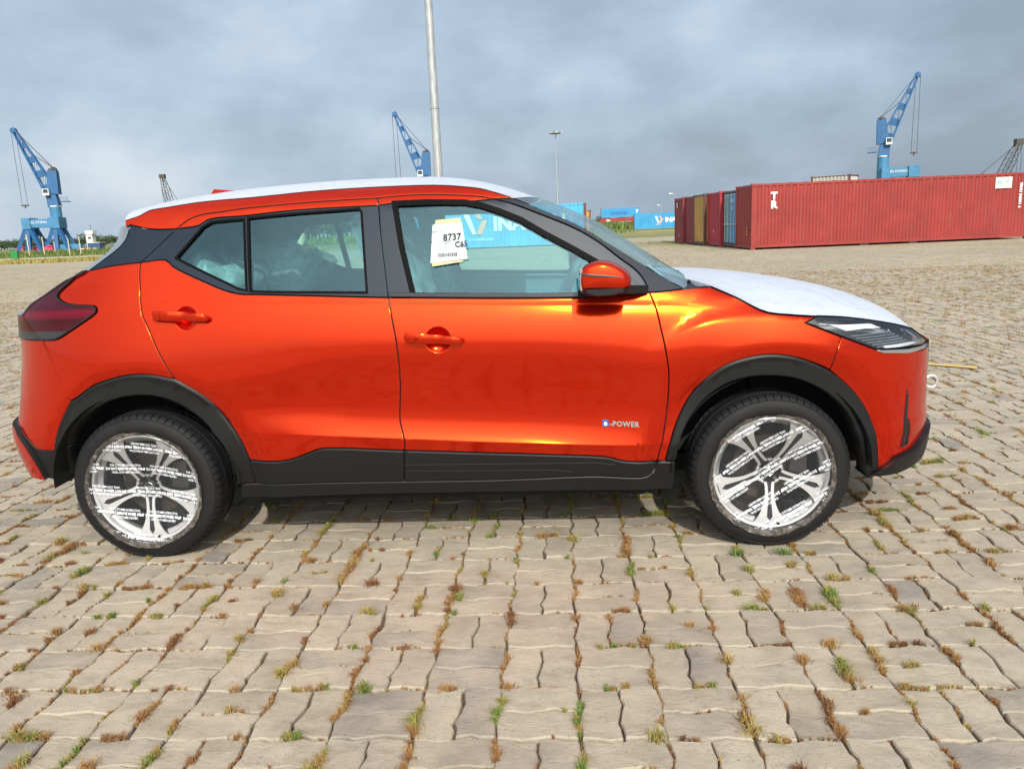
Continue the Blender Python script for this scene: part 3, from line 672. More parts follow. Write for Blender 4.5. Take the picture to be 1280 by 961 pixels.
def build_weeds():
    gm=M('weeds',(.1,.12,.03),.9); a=gm.n('ShaderNodeAttribute',attribute_name='tone')
    gm.base(gm.ramp(a.outputs['Fac'],(0,(.36,.27,.07)),(.4,(.24,.22,.06)),(.7,(.11,.16,.035)),(1,(.055,.11,.025))))
    V=[];F=[];T=[]; r=random.Random(3)
    def blade(x,y,h,tone):
        a=r.uniform(0,6.28); k=len(V); w=h*.22; dx,dy=math.cos(a)*w,math.sin(a)*w
        V.extend([(x-dx,y-dy,-.1),(x+dx,y+dy,-.1),(x+r.gauss(0,h*.25),y+r.gauss(0,h*.25),h*r.uniform(.6,1.1))]); F.append((k,k+1,k+2)); T.extend([tone]*3)
    for _ in range(9000):   # yellow strip at the edge of the paving, left
        x=r.uniform(-110,-22); y=64+r.uniform(0,14)+(-x-45)*.12; blade(x,y,r.uniform(.12,.4),r.uniform(0,.45))
    for _ in range(16000):  # green strip before the cranes
        x=r.uniform(-190,-30); y=112+r.uniform(0,24)+(-x-40)*.1; blade(x,y,r.uniform(.3,1.1),r.uniform(.5,1))
    for _ in range(16000):  # behind the car and around the far containers
        x=r.uniform(-85,12); y=100+r.uniform(0,60); blade(x,y,r.uniform(.15,.5),r.uniform(.45,1))
    for _ in range(6000):
        x=r.uniform(6,19); y=r.uniform(150,228); blade(x,y,r.uniform(.6,1.8),r.uniform(.55,1))
    for _ in range(1500):   # green patch at the foot of the maroon containers
        x=8.2-abs(r.gauss(0,1.5)); y=r.gauss(44.,2.2); blade(x,y,r.uniform(.03,.12),r.uniform(.5,.9))
    for _ in range(900):
        x=8.0-abs(r.gauss(0,2.2)); y=r.uniform(33,42); blade(x,y,r.uniform(.02,.06),r.uniform(.0,.6))
    me=bpy.data.meshes.new('weeds'); me.from_pydata(V,[],F); me.materials.append(gm.m); at=me.attributes.new('tone','FLOAT','POINT'); at.data.foreach_set('value',np.array(T,np.float32))
    o=bpy.data.objects.new('weeds',me); link(o); o['kind']='stuff'; o['label']='yellow and green weeds along the edge of the paved yard'
build_weeds()
GRN=M('bin_green',(.02,.22,.06),.5); PINK=M('pink_red_cloth',(.55,.06,.12),.7); POSTW=M('post_cream',(.6,.52,.36),.7)
t=thing('waste_bin','green bin standing at the left edge of the yard','bin',(-62.9,85.3,0),.3)
b=MB(); b.bar((0,0,.1),(0,0,1.0),.6,.6,.78,.78); b.obj('body',GRN,t); b=MB(); b.box((0,.05,1.05),(.82,.82,.09)); b.obj('lid',GRN,t)
b=MB(); b.tube([(-.25,.32,.1),(.25,.32,.1)],.1,8); b.obj('wheel',STEEL,t)
for k,(px,D,hh) in enumerate(((34,112,3.2),(53,116,2.8),(85,114,2.4),(99,118,2.7),(67,135,2.2))):
    b=MB(); b.tube([(0,0,-.1),(0,0,hh)],.07,6); b.box((0,0,hh),(.2,.2,.1)); tag(b.obj('marker_post',POSTW,loc=(vis_x(px,D),D-3.9,0)),('leftmost pale post behind the green bin','pale post left of the crane portal middle','tall pale post below the right crane leg','rightmost pale post before the left crane','short pale post under the crane tower')[k],'post','pale posts in the grass before the left crane')
for k,(px,D,w_) in enumerate(((24,150,1.5),(45,150,1.6),(59,148,1.9),(95,152,1.8))):
    b=MB(); b.box((0,0,.75),(w_,.5,1.3)); b.box((w_*.2,-.1,1.45),(w_*.5,.3,.4)); b.box((-w_*.3,0,.15),(w_*.3,.7,.3)); tag(b.obj('barrier_cover',PINK,loc=(vis_x(px,D),D-3.9,0)),('leftmost pink red covered barrier behind the green bin','pink red covered barrier below the left crane portal','longest pink red covered barrier below the crane tower','rightmost pink red covered barrier right of the left crane')[k],'barrier','pink red barriers below the left crane')
RW=M('red_white_bands',(.6,.1,.05),.6); g=RW.coords('Object'); sp=RW.n('ShaderNodeSeparateXYZ'); RW.l(g,sp.inputs[0]); RW.base(RW.mix(RW.math('LESS_THAN',RW.math('FRACT',RW.math('MULTIPLY',sp.outputs[0],.9)),.5),(.55,.06,.04),(.7,.66,.55)))
t=thing('barrier_rail','red and white banded barrier rail in the grass right of the left crane','barrier',(vis_x(108,130),126,0),.0)
b=MB(); b.tube([(-1.7,0,.75),(1.7,0,.75)],.09,6); b.obj('rail',RW,t)
for x in (-1.6,0,1.6): b=MB(); b.box((x,0,.35),(.14,.14,.8)); b.obj('post',POSTW,t)
t=thing('control_tower','white concrete silo tower far behind the rear window','tower',(vis_x(114.5,200),196,0),0)
b=MB(); b.box((0,0,1.7),(1.7,1.6,5.0)); b.box((.2,0,4.6),(2.1,2,.9)); b.obj('wall',WHT,t); b=MB(); b.box((.1,-.82,3.2),(.8,.05,.5)); b.obj('window',STEEL,t)
b=MB(); b.tube([(.3,0,5),(.3,0,6.5)],.06,5); b.obj('aerial',STEEL,t)
t=thing('site_hut','dark blue hut beside the white silo tower','hut',(vis_x(120,196),192,0),0)
b=MB(); b.box((0,0,.9),(3.2,2.4,1.9)); b.obj('wall',paint('hut_blue',(.03,.07,.16),.1),t); b=MB(); b.box((0,0,1.93),(3.4,2.6,.14)); b.obj('roof',WHT,t)
t=thing('flower_tub','pale tapered tub at the grass edge seen through the rear window','tub',(vis_x(373.5,112),108,0),0)
b=MB(); b.lathe([(.01,0),(.75,0),(1.05,1.75),(.85,1.75),(.8,1.5),(.01,1.5)],18,'z'); soft(b.obj('tub',POSTW,t)); b=MB()
for q in range(14): a=q*2.4; b.tube([(0,0,1.4),(.5*math.cos(a)*q/14,.5*math.sin(a)*q/14,2.6+.05*q)],[.06,.02],4)
b.obj('stem',BARK,t)

# ------------------------------------------------------------------ the car: outlines on its flank (arc position, height) in metres
class Spl:
    """natural cubic spline, linear extrapolation, vectorised"""
    def __init__(s,pts):
        s.x=np.array([p[0] for p in pts],float); s.y=np.array([p[1] for p in pts],float)
        n=len(s.x); h=np.diff(s.x); A=np.eye(n); b=np.zeros(n)
        for i in range(1,n-1):
            A[i,i-1]=h[i-1]; A[i,i]=2*(h[i-1]+h[i]); A[i,i+1]=h[i]
            b[i]=6*((s.y[i+1]-s.y[i])/h[i]-(s.y[i]-s.y[i-1])/h[i-1])
        s.m=np.linalg.solve(A,b)
    def __call__(s,t):
        t=np.clip(np.asarray(t,float),s.x[0],s.x[-1])
        i=np.clip(np.searchsorted(s.x,t)-1,0,len(s.x)-2); h=s.x[i+1]-s.x[i]
        a=(s.x[i+1]-t)/h; b=1-a
        return a*s.y[i]+b*s.y[i+1]+((a**3-a)*s.m[i]+(b**3-b)*s.m[i+1])*h*h/6
class Pch:
    """monotone cubic through the points"""
    def __init__(s,pts):
        s.x=np.array([p[0] for p in pts],float); s.y=np.array([p[1] for p in pts],float); h=np.diff(s.x); d=np.diff(s.y)/h; m=np.zeros(len(s.x))
        for i in range(1,len(m)-1):
            if d[i-1]*d[i]>0: w1,w2=2*h[i]+h[i-1],h[i]+2*h[i-1]; m[i]=(w1+w2)/(w1/d[i-1]+w2/d[i])
        m[0],m[-1]=d[0],d[-1]; s.m=m
    def __call__(s,t):
        t=np.clip(np.asarray(t,float),s.x[0],s.x[-1]); i=np.clip(np.searchsorted(s.x,t)-1,0,len(s.x)-2); h=s.x[i+1]-s.x[i]; u=(t-s.x[i])/h
        return (2*u**3-3*u*u+1)*s.y[i]+(u**3-2*u*u+u)*h*s.m[i]+(3*u*u-2*u**3)*s.y[i+1]+(u**3-u*u)*h*s.m[i+1]
def sm(a,b,t):
    t=np.clip((np.asarray(t,float)-a)/(b-a),0,1); return t*t*(3-2*t)
# ---- plan curve (x,y>=0) by arc length
HW=0.88; XS=1.15
def _corner(a,b,n,N=400):
    t=np.linspace(0,np.pi/2,N)
    return XS+a*np.sin(t)**(2/n), b*np.cos(t)**(2/n)
def _arc(a,n):
    x,y=_corner(a,HW,n); d=np.hypot(np.diff(x),np.diff(y)); L=np.concatenate([[0],np.cumsum(d)])
    k=np.linspace(0,L[-1],60); return [(XS+q,np.interp(q,L,x)) for q in k],[(XS+q,np.interp(q,L,y)) for q in k],XS+L[-1]
_fx,_fy,SF=_arc(2.15-XS,2.95); _rx,_ry,SR=_arc(2.13-XS,2.75)
PX=Spl([(-a,-b) for a,b in _rx[::-1]]+[(s,s) for s in (-.9,-.6,-.3,0,.3,.6,.9)]+_fx)
PY=Spl([(-a,b) for a,b in _ry[::-1]]+[(s,HW) for s in (-.9,-.6,-.3,0,.3,.6,.9)]+_fy)
# ---- section lines: z(s), w(s), slope below, slope above
LN=[
 dict(z=[(-2.6,.34),(-1.7,.34),(-1.1,.27),(0,.265),(1.0,.265),(1.5,.30),(2.6,.30)], w=[(-2.6,.90),(-2.0,.89),(-1.75,.835),(-1.0,.815),(0,.815),(1,.815),(1.6,.86),(2.6,.87)], lo=.3, hi=.3),
 dict(z=[(-2.6,.53),(-1.8,.53),(-1.0,.46),(0,.44),(1.0,.43),(1.6,.44),(2.6,.44)], w=[(-2.6,.93),(-2.05,.925),(-1.75,.882),(-1.0,.862),(0,.862),(1,.862),(1.6,.885),(2.6,.885)], lo=[(-2.6,.02),(-1.85,.02),(-1.4,.15),(2.6,.15)], hi=[(-2.6,-.1),(-1.85,-.08),(-1.4,.15),(2.6,.15)]),
 dict(z=[(-2.6,.64),(-1.8,.64),(-1.1,.575),(-.4,.53),(.28,.485),(.9,.455),(1.6,.52),(2.6,.52)], w=[(-2.6,.905),(-2.05,.902),(-1.75,.880),(-1.1,.868),(-.4,.881),(.28,.881),(.9,.870),(1.6,.882),(2.6,.88)],
   lo=[(-2.6,-.2),(-1.85,-.17),(-1.45,0),(-1.1,0),(-.75,.02),(-.35,.3),(.3,.3),(.75,.15),(1.0,0),(2.6,0)], hi=[(-2.6,-.2),(-1.85,-.17),(-1.45,0),(-1.1,0),(-.75,-.06),(-.35,-.56),(.3,-.56),(.75,-.2),(1.0,0),(2.6,0)]),
 dict(z=[(-2.6,.76),(-1.8,.74),(-1.1,.66),(-.5,.66),(.3,.63),(.9,.62),(1.4,.66),(2.6,.66)], w=[(-2.6,.884),(-2.05,.882),(-1.8,.875),(-1.1,.872),(-.75,.862),(-.4,.853),(.3,.852),(.75,.855),(1.1,.872),(1.5,.882),(2.6,.875)],
   lo=[(-2.6,-.17),(-1.85,-.15),(-1.45,0),(-1.1,.02),(-.5,0),(.6,0),(1.1,.02),(2.6,0)], hi=[(-2.6,-.15),(-1.85,-.13),(-1.45,0),(-1.1,.02),(-.5,0),(.6,0),(1.1,.02),(2.6,0)]),
 dict(z=[(-2.6,.86),(-1.8,.85),(-1.3,.81),(-.95,.79),(-.72,.82),(-.5,.87),(-.2,.885),(.3,.875),(.62,.84),(.85,.80),(1.2,.80),(1.6,.80),(2.6,.78)], w=[(-2.6,.862),(-1.8,.862),(-1.3,.882),(-.95,.884),(-.6,.878),(.3,.875),(.62,.873),(.9,.876),(1.2,.884),(1.5,.888),(1.8,.88),(2.6,.87)], lo=[(-2.6,-.14),(-1.85,-.12),(-1.45,0),(2.6,0)], hi=[(-2.6,-.12),(-1.85,-.11),(-1.45,0),(2.6,0)]),
 dict(z=[(-2.6,1.12),(-1.8,1.10),(-1.3,1.10),(-.7,1.085),(.3,1.045),(.9,1.02),(1.3,.97),(1.6,.92),(1.9,.88),(2.6,.86)], w=[(-2.6,.845),(-1.8,.835),(-1.3,.825),(-.7,.835),(.3,.838),(.9,.83),(1.2,.835),(1.6,.86),(2.6,.86)],
   lo=[(-2.6,-.1),(-1.8,-.15),(-1.2,-.3),(-.5,-.42),(.6,-.42),(1.1,-.4),(1.6,-.3),(2.6,-.1)], hi=[(-2.6,-.1),(-1.8,-.15),(-1.2,-.28),(-.5,-.08),(.6,-.08),(1.0,-.3),(1.6,-.4),(2.6,-.1)]),
 dict(z=[(-2.6,1.16),(-1.8,1.15),(-1.3,1.15),(-.7,1.115),(.3,1.075),(.9,1.06),(1.3,1.02),(1.6,.96),(2.6,.90)], w=[(-2.6,.80),(-1.8,.81),(-1.3,.806),(-.7,.825),(.3,.828),(.9,.815),(1.3,.805),(1.6,.83),(2.6,.84)],
   lo=-.35, hi=[(-2.6,-.4),(-1.2,-.35),(.7,-.32),(.95,-.5),(1.2,-1.0),(2.6,-1.0)]),
 dict(z=[(-2.6,1.40),(-1.8,1.40),(-1.3,1.43),(-.7,1.46),(0,1.462),(.5,1.43),(.9,1.30),(1.2,1.16),(1.6,1.06),(2.6,1.0)], w=[(-2.6,.66),(-1.6,.665),(-1.3,.665),(-.7,.685),(0,.69),(.5,.69),(.9,.67),(1.2,.60),(1.6,.66),(2.6,.70)],
   lo=[(-2.6,-.45),(.5,-.42),(1.2,-1.4),(2.6,-1.4)], hi=[(-2.6,-.6),(.5,-.6),(1.2,-1.6),(2.6,-1.6)]),
 dict(z=[(-2.6,1.48),(-1.8,1.48),(-1.3,1.51),(-.7,1.535),(0,1.54),(.5,1.51),(.9,1.40),(1.2,1.22),(1.6,1.12),(2.6,1.06)], w=[(-2.6,.59),(-1.6,.60),(-1.3,.60),(-.7,.615),(0,.615),(.5,.615),(.9,.59),(1.2,.48),(1.6,.56),(2.6,.6)],
   lo=[(-2.6,-1.3),(.5,-1.4),(1.2,-2.),(2.6,-2)], hi=-2.),
]
for L in LN:
    for k in ('z','w','lo','hi'):
        L[k]=Pch(L[k]) if isinstance(L[k],list) else (lambda v:(lambda s:np.full(np.shape(s),float(v))))(L[k])
WHL=((-1.31,.327),(1.31,.327))
BLC=Spl([(.70,.80),(.86,.862),(1.0,.932),(1.19,.962),(1.43,.945),(1.7,.90)])   # front wing crease
CUP=(((-.0255,.9209),.052,.019),((-1.0641,1.0424),.047,.017))   # finger recesses behind the handles
def width(s,z):
    s=np.asarray(s,float); z=np.asarray(z,float); s,z=np.broadcast_arrays(s,z)
    Z=np.stack([L['z'](s) for L in LN]); W=np.stack([L['w'](s) for L in LN])
    lo=np.stack([L['lo'](s) for L in LN]); hi=np.stack([L['hi'](s) for L in LN])
    w=W[0]+(z-Z[0])*hi[0]
    for i in range(len(LN)-1):
        h=np.maximum(Z[i+1]-Z[i],1e-4); t=np.clip((z-Z[i])/h,0,1)
        q=W[i]*(2*t**3-3*t**2+1)+h*hi[i]*(t**3-2*t**2+t)+W[i+1]*(3*t**2-2*t**3)+h*lo[i+1]*(t**3-t**2)
        w=np.where(z>=Z[i],q,w)
    w=np.where(z>Z[-1],W[-1]+(z-Z[-1])*hi[-1],w)
    # wing blister: bulge below the crease, quick return above
    zc=BLC(s); d=zc-z; a=.016*sm(.78,1.05,s)*(1-sm(1.45,1.75,s))
    w=w+a*np.where(d>0,np.exp(-(d/.16)**2),np.exp(-(d/.028)**2))
    # tuck towards the arches
    for wx,wz in WHL:
        r=np.hypot(s-wx,z-wz); k=np.clip((.555-r)/.085,0,1)
        w=w-.020*k*k*(z>.2)
    for (cs,cz),cr,cd in CUP:
        r2=((s-cs)**2+(z-cz)**2)/cr**2
        w=w-cd*np.where(r2<1,np.maximum(1-r2,0)**.8,0)
    return w
def S(s,z):
    s=np.asarray(s,float); z=np.asarray(z,float); s,z=np.broadcast_arrays(s,z)
    e=1e-4
    tx=(PX(s+e)-PX(s-e)); ty=(PY(s+e)-PY(s-e))
    mid=(np.abs(s)<XS-.0); l=np.hypot(tx,ty)+1e-12
    nx=-ty/l; ny=tx/l           # outward normal in (x, +y half-width)
    endF=s>SF-2e-4; endR=s<-SR+2e-4
    nx=np.where(endF,1,np.where(endR,-1,nx)); ny=np.where(endF|endR,0,ny)
    d=width(s,z)-HW
    # upper parts lean back: ends of the car shrink with height
    return np.stack([PX(s)+nx*d, -(PY(s)+ny*d), z],-1)
def N(s,z,e=1.5e-3):
    a=S(s+e,z)-S(s-e,z); b=S(s,z+e)-S(s,z-e)
    n=np.cross(a,b); return n/np.linalg.norm(n,axis=-1,keepdims=True)

D={
 "gap_b_upper":[[[-0.275,1.495],[-0.267,1.464],[-0.259,1.38],[-0.238,1.212],[-0.224,1.094]]],
 "gap_b_lower":[[[-0.224,1.094],[-0.209,1.006],[-0.198,0.943],[-0.191,0.845],[-0.195,0.736],[-0.207,0.584],[-0.197,0.542],[-0.19,0.503],[-0.195,0.462]]],
 "gap_b_clad":[[[-0.195,0.462],[-0.211,0.321]]],
 "belt_f":[[[-0.224,1.094],[0.212,1.075],[0.549,1.065],[0.827,1.073]]],
 "gap_a_lower":[[[0.827,1.073],[0.849,1.013],[0.866,0.929],[0.882,0.842],[0.893,0.76],[0.894,0.703],[0.891,0.617],[0.878,0.504],[0.859,0.414],[0.852,0.377]]],
 "clad_f_top":[[[0.852,0.377],[0.706,0.389],[0.647,0.407],[0.394,0.427],[0.122,0.443],[-0.195,0.462]]],
 "clad_f_bot":[[[0.852,0.377],[0.836,0.34],[0.811,0.317],[0.581,0.326],[0.211,0.318],[-0.211,0.321]]],
 "gap_top_f":[[[-0.275,1.495],[-0.179,1.5],[-0.055,1.5],[0.072,1.491],[0.154,1.482],[0.211,1.47]]],
 "head_f_low":[[[-0.267,1.464],[-0.194,1.472],[-0.011,1.47],[0.112,1.464],[0.155,1.466],[0.211,1.47]]],
 "gap_a_upper":[[[0.211,1.47],[0.278,1.45],[0.399,1.4],[0.543,1.335],[0.638,1.275],[0.715,1.212],[0.777,1.163],[0.807,1.123],[0.827,1.073]]],
 "glass_f":[[[-0.188,1.458],[-0.064,1.458],[0.089,1.45],[0.157,1.436],[0.223,1.412],[0.314,1.372],[0.405,1.315],[0.524,1.247],[0.602,1.2]],[[0.602,1.2],[0.557,1.108],[0.537,1.081]],[[0.537,1.081],[0.277,1.091],[-0.115,1.109]],[[-0.115,1.109],[-0.161,1.302],[-0.188,1.458]]],
 "gap_r_top":[[[-1.136,1.405],[-1.085,1.44],[-1.034,1.458],[-0.946,1.467],[-0.859,1.476],[-0.789,1.48],[-0.601,1.489],[-0.432,1.493],[-0.275,1.495]]],
 "head_r_low":[[[-1.136,1.405],[-1.035,1.416],[-1.003,1.435],[-0.968,1.442],[-0.844,1.446],[-0.618,1.46],[-0.347,1.464],[-0.267,1.464]]],
 "gap_d_upper":[[[-1.136,1.405],[-1.201,1.345],[-1.279,1.274]]],
 "belt_r":[[[-0.224,1.094],[-0.77,1.127],[-0.837,1.131],[-0.897,1.146],[-1.009,1.193],[-1.132,1.252],[-1.164,1.278],[-1.279,1.274]]],
 "gap_d_lower":[[[-1.279,1.274],[-1.277,1.235],[-1.267,1.171],[-1.253,1.066],[-1.226,1.009],[-1.184,0.912],[-1.128,0.796]]],
 "arch_r_out_a":[[[-1.128,0.796],[-1.085,0.767],[-1.026,0.723],[-0.977,0.667],[-0.94,0.613],[-0.908,0.557],[-0.885,0.501],[-0.867,0.429]]],
 "arch_r_out_a2":[[[-0.867,0.429],[-0.86,0.322]]],
 "clad_r_top":[[[-0.867,0.429],[-0.699,0.431],[-0.555,0.478],[-0.523,0.482],[-0.195,0.462]]],
 "clad_r_bot":[[[-0.86,0.322],[-0.541,0.324],[-0.211,0.321]]],
 "glass_rd":[[[-0.817,1.433],[-0.614,1.443],[-0.35,1.45]],[[-0.35,1.45],[-0.341,1.437],[-0.316,1.121]],[[-0.316,1.121],[-0.704,1.138],[-0.792,1.144]],[[-0.792,1.144],[-0.817,1.433]]],
 "glass_rq":[[[-1.118,1.287],[-1.016,1.405],[-0.984,1.422],[-0.959,1.425],[-0.84,1.43]],[[-0.84,1.43],[-0.814,1.149]],[[-0.814,1.149],[-0.847,1.157],[-0.877,1.173],[-0.973,1.218],[-1.118,1.287]]],
 "dpillar_top":[[[-1.136,1.405],[-1.209,1.406],[-1.267,1.411],[-1.36,1.431]]],
 "dpillar_rear":[[[-1.36,1.431],[-1.371,1.376],[-1.394,1.344],[-1.536,1.247]]],
 "quarter_top":[[[-1.536,1.247],[-1.414,1.264],[-1.279,1.274]]],
 "arch_r_out_b":[[[-1.128,0.796],[-1.157,0.802],[-1.236,0.818],[-1.319,0.819],[-1.407,0.803],[-1.504,0.774],[-1.599,0.721],[-1.632,0.706]]],
 "arch_r_out_c":[[[-1.632,0.706],[-1.685,0.643],[-1.744,0.557],[-1.787,0.476]]],
 "seam_r":[[[-1.632,0.706],[-1.655,0.738],[-1.697,0.831],[-1.728,0.904],[-1.766,0.964]]],
 "lamp_r_low":[[[-1.766,0.964],[-1.664,0.971],[-1.583,1.007],[-1.488,1.057]]],
 "lamp_r_tip":[[[-1.488,1.057],[-1.458,1.079],[-1.457,1.096],[-1.47,1.105]]],
 "lamp_r_in":[[[-1.47,1.105],[-1.513,1.108],[-1.579,1.112],[-1.636,1.124],[-1.676,1.149],[-1.619,1.199],[-1.59,1.223],[-1.536,1.247]]],
 "lamp_r_left":[[[-1.766,0.964],[-1.903,0.97],[-1.95,1.012],[-1.941,1.065],[-1.851,1.112],[-1.741,1.16],[-1.637,1.208],[-1.576,1.234]]],
 "bump_r_low":[[[-1.787,0.476],[-1.879,0.48],[-1.926,0.515],[-2.01,0.566]]],
 "val_r_in":[[[-1.706,0.502],[-1.748,0.408],[-1.786,0.319]]],
 "val_r_bot":[[[-1.786,0.319],[-1.889,0.335]]],
 "val_r_diag":[[[-1.889,0.335],[-1.896,0.415],[-1.934,0.496],[-2.009,0.559]]],
 "red_r_left":[[[-2.008,0.555],[-2.057,0.418],[-2.051,0.363],[-2.01,0.34],[-1.889,0.335]]],
 "arch_r_in":[[[-1.703,0.504],[-1.635,0.592],[-1.531,0.665],[-1.431,0.708],[-1.342,0.727],[-1.258,0.728],[-1.199,0.716],[-1.125,0.684],[-1.053,0.625],[-0.994,0.542],[-0.948,0.447],[-0.931,0.322]]],
 "arch_f_out":[[[1.8,0.297],[1.764,0.448],[1.72,0.55],[1.66,0.633],[1.581,0.706],[1.534,0.741]]],
 "arch_f_out_b":[[[1.534,0.741],[1.488,0.765],[1.39,0.802],[1.298,0.817],[1.208,0.809],[1.118,0.78],[1.047,0.728],[0.986,0.66],[0.94,0.573],[0.907,0.477],[0.885,0.376]]],
 "arch_f_in":[[[0.928,0.381],[0.949,0.486],[0.996,0.582],[1.06,0.658],[1.132,0.705],[1.213,0.727],[1.296,0.73],[1.379,0.719],[1.455,0.69],[1.536,0.642],[1.611,0.57],[1.666,0.477],[1.714,0.36],[1.743,0.269]]],
 "wing_top":[[[0.827,1.073],[0.897,1.076],[0.968,1.082],[1.074,1.085]]],
 "hood_edge":[[[1.074,1.085],[1.17,1.04],[1.278,0.982],[1.364,0.969],[1.477,0.957]]],
 "lamp_f_top":[[[1.477,0.957],[1.59,0.947],[1.727,0.926],[1.857,0.9],[1.948,0.877]]],
 "lamp_f_right":[[[1.948,0.877],[2.002,0.836],[2.059,0.791]]],
 "lamp_f_low":[[[1.477,0.957],[1.426,0.937],[1.569,0.876],[1.726,0.813],[1.75,0.801],[2.03,0.773]]],
 "seam_f":[[[1.569,0.876],[1.547,0.818],[1.534,0.741]]],
 "bump_f_low":[[[1.8,0.297],[1.948,0.281],[2.157,0.279],[2.187,0.357]]],
 "slot_f":[[[1.922,0.625],[1.937,0.593],[1.933,0.477],[1.94,0.377],[1.905,0.38],[1.903,0.497]]],
 "sill_top":[[[-0.928,0.318],[-0.542,0.321],[-0.212,0.318],[0.211,0.315],[0.581,0.321],[0.811,0.312],[0.838,0.335],[0.854,0.371],[0.926,0.371]]],
 "sill_bot":[[[-0.944,0.249],[-0.588,0.257],[-0.239,0.26],[0.241,0.255],[0.648,0.251],[0.924,0.241]]],
 "wind_edge":[[[0.294,1.469],[0.422,1.413],[0.547,1.354],[0.646,1.29],[0.795,1.192],[0.888,1.129],[0.968,1.083]]],
 "film_edge":[[[0.294,1.469],[0.21,1.499],[0.153,1.516],[0.069,1.529],[-0.016,1.538],[-0.186,1.543],[-0.528,1.539],[-0.801,1.524],[-1.049,1.514],[-1.2,1.498],[-1.28,1.488],[-1.318,1.469],[-1.393,1.45]]],
 "spoil_end":[[[-1.393,1.45],[-1.381,1.421],[-1.36,1.431]]],
 "handle_f":[[[-0.16,0.935],[0.082,0.914]]],
 "handle_r":[[[-1.199,1.053],[-0.957,1.036]]],
 "cups":[[[-0.028,0.918],[-1.072,1.041]]],
 "badge":[[[0.63,0.552],[0.818,0.54]]],
 "mirror":[[[0.661,1.082],[0.78,1.093]]]}
def dens(c,step=.02):
    """smooth curve through the points, evenly resampled"""
    P=np.array(c,float)
    if len(P)==2: n=max(1,int(np.hypot(*(P[1]-P[0]))/step)); return [tuple(P[0]+(P[1]-P[0])*k/n) for k in range(n+1)]
    d=np.concatenate([[0],np.cumsum(np.sqrt(np.hypot(*np.diff(P,axis=0).T)))])
    E=np.vstack([2*P[0]-P[1],P,2*P[-1]-P[-2]]); dd=np.concatenate([[-(d[1])],d,[d[-1]+d[-1]-d[-2]]]); out=[]
    for i in range(1,len(E)-2):
        n=max(1,int(np.hypot(*(E[i+1]-E[i]))/step+.5))
        m0=((E[i+1]-E[i])/(dd[i+1]-dd[i])*(dd[i]-dd[i-1])+(E[i]-E[i-1])/(dd[i]-dd[i-1])*(dd[i+1]-dd[i]))/(dd[i+1]-dd[i-1])*(dd[i+1]-dd[i])
        m1=((E[i+2]-E[i+1])/(dd[i+2]-dd[i+1])*(dd[i+1]-dd[i])+(E[i+1]-E[i])/(dd[i+1]-dd[i])*(dd[i+2]-dd[i+1]))/(dd[i+2]-dd[i])*(dd[i+1]-dd[i])
        for k in range(n):
            t=k/n; out.append(tuple((2*t**3-3*t*t+1)*E[i]+(t**3-2*t*t+t)*m0+(3*t*t-2*t**3)*E[i+1]+(t**3-t*t)*m1))
    out.append(tuple(P[-1])); return out
def C_(name,rev=False):
    segs=[dens(s) for s in D[name]]; o=list(segs[0])
    for s in segs[1:]: o+=s[1:]
    return o[::-1] if rev else o
def loop(*parts):
    """join curves (names, '-name' reversed, or point lists) into a counter-clockwise outline"""
    o=[]
    for p in parts:
        c=C_(p.lstrip('-'),p.startswith('-')) if isinstance(p,str) else [q for i in range(len(p)-1) for q in dens([p[i],p[i+1]])[:-1]]+[tuple(p[-1])] if len(p)>1 else list(p)
        for q in c:
            if not o or math.hypot(q[0]-o[-1][0],q[1]-o[-1][1])>.004: o.append(q)
    while math.hypot(o[0][0]-o[-1][0],o[0][1]-o[-1][1])<.004: o.pop()
    P=np.array(o); A=(P[:,0]*np.roll(P[:,1],-1)-np.roll(P[:,0],-1)*P[:,1]).sum()
    return P if A>0 else P[::-1]
def inside(P,Q):
    x,y=Q[:,0],Q[:,1]; r=np.zeros(len(Q),bool)
    for a,b in zip(P,np.roll(P,-1,0)):
        c=(a[1]>y)!=(b[1]>y); r^=c&(x<(b[0]-a[0])*(y-a[1])/((b[1]-a[1]) if b[1]!=a[1] else 1e-12)+a[0])
    return r
def dist_to(P,Q):
    d=np.full(len(Q),9.)
    for a,b in zip(P,np.roll(P,-1,0)):
        e=b-a; t=np.clip(((Q-a)@e)/(e@e+1e-12),0,1); d=np.minimum(d,np.hypot(*(Q-a-t[:,None]*e).T))
    return d
FEAT=[]
for L_,off in ((LN[2],.003),(LN[2],-.003),(LN[5],.004),(LN[5],-.004)):
    FEAT.append(lambda s,L_=L_,off=off:(L_['z'](s)+off))
FEAT+= [lambda s:np.where((s>.8)&(s<1.7),BLC(s)+.002,-9),lambda s:np.where((s>.8)&(s<1.7),BLC(s)+.016,-9),lambda s:np.where((s>.8)&(s<1.7),BLC(s)-.014,-9)]
CUPS=tuple((c,r) for c,r,_ in CUP)
def SURF(s,z,off=0.,side=1):
    P=S(s,z); n=N(s,z); P=P+n*np.asarray(off)[...,None] if np.ndim(off) else P+n*off
    if side<0: P=P*[1,-1,1]; n=n*[1,-1,1]
    return P,n
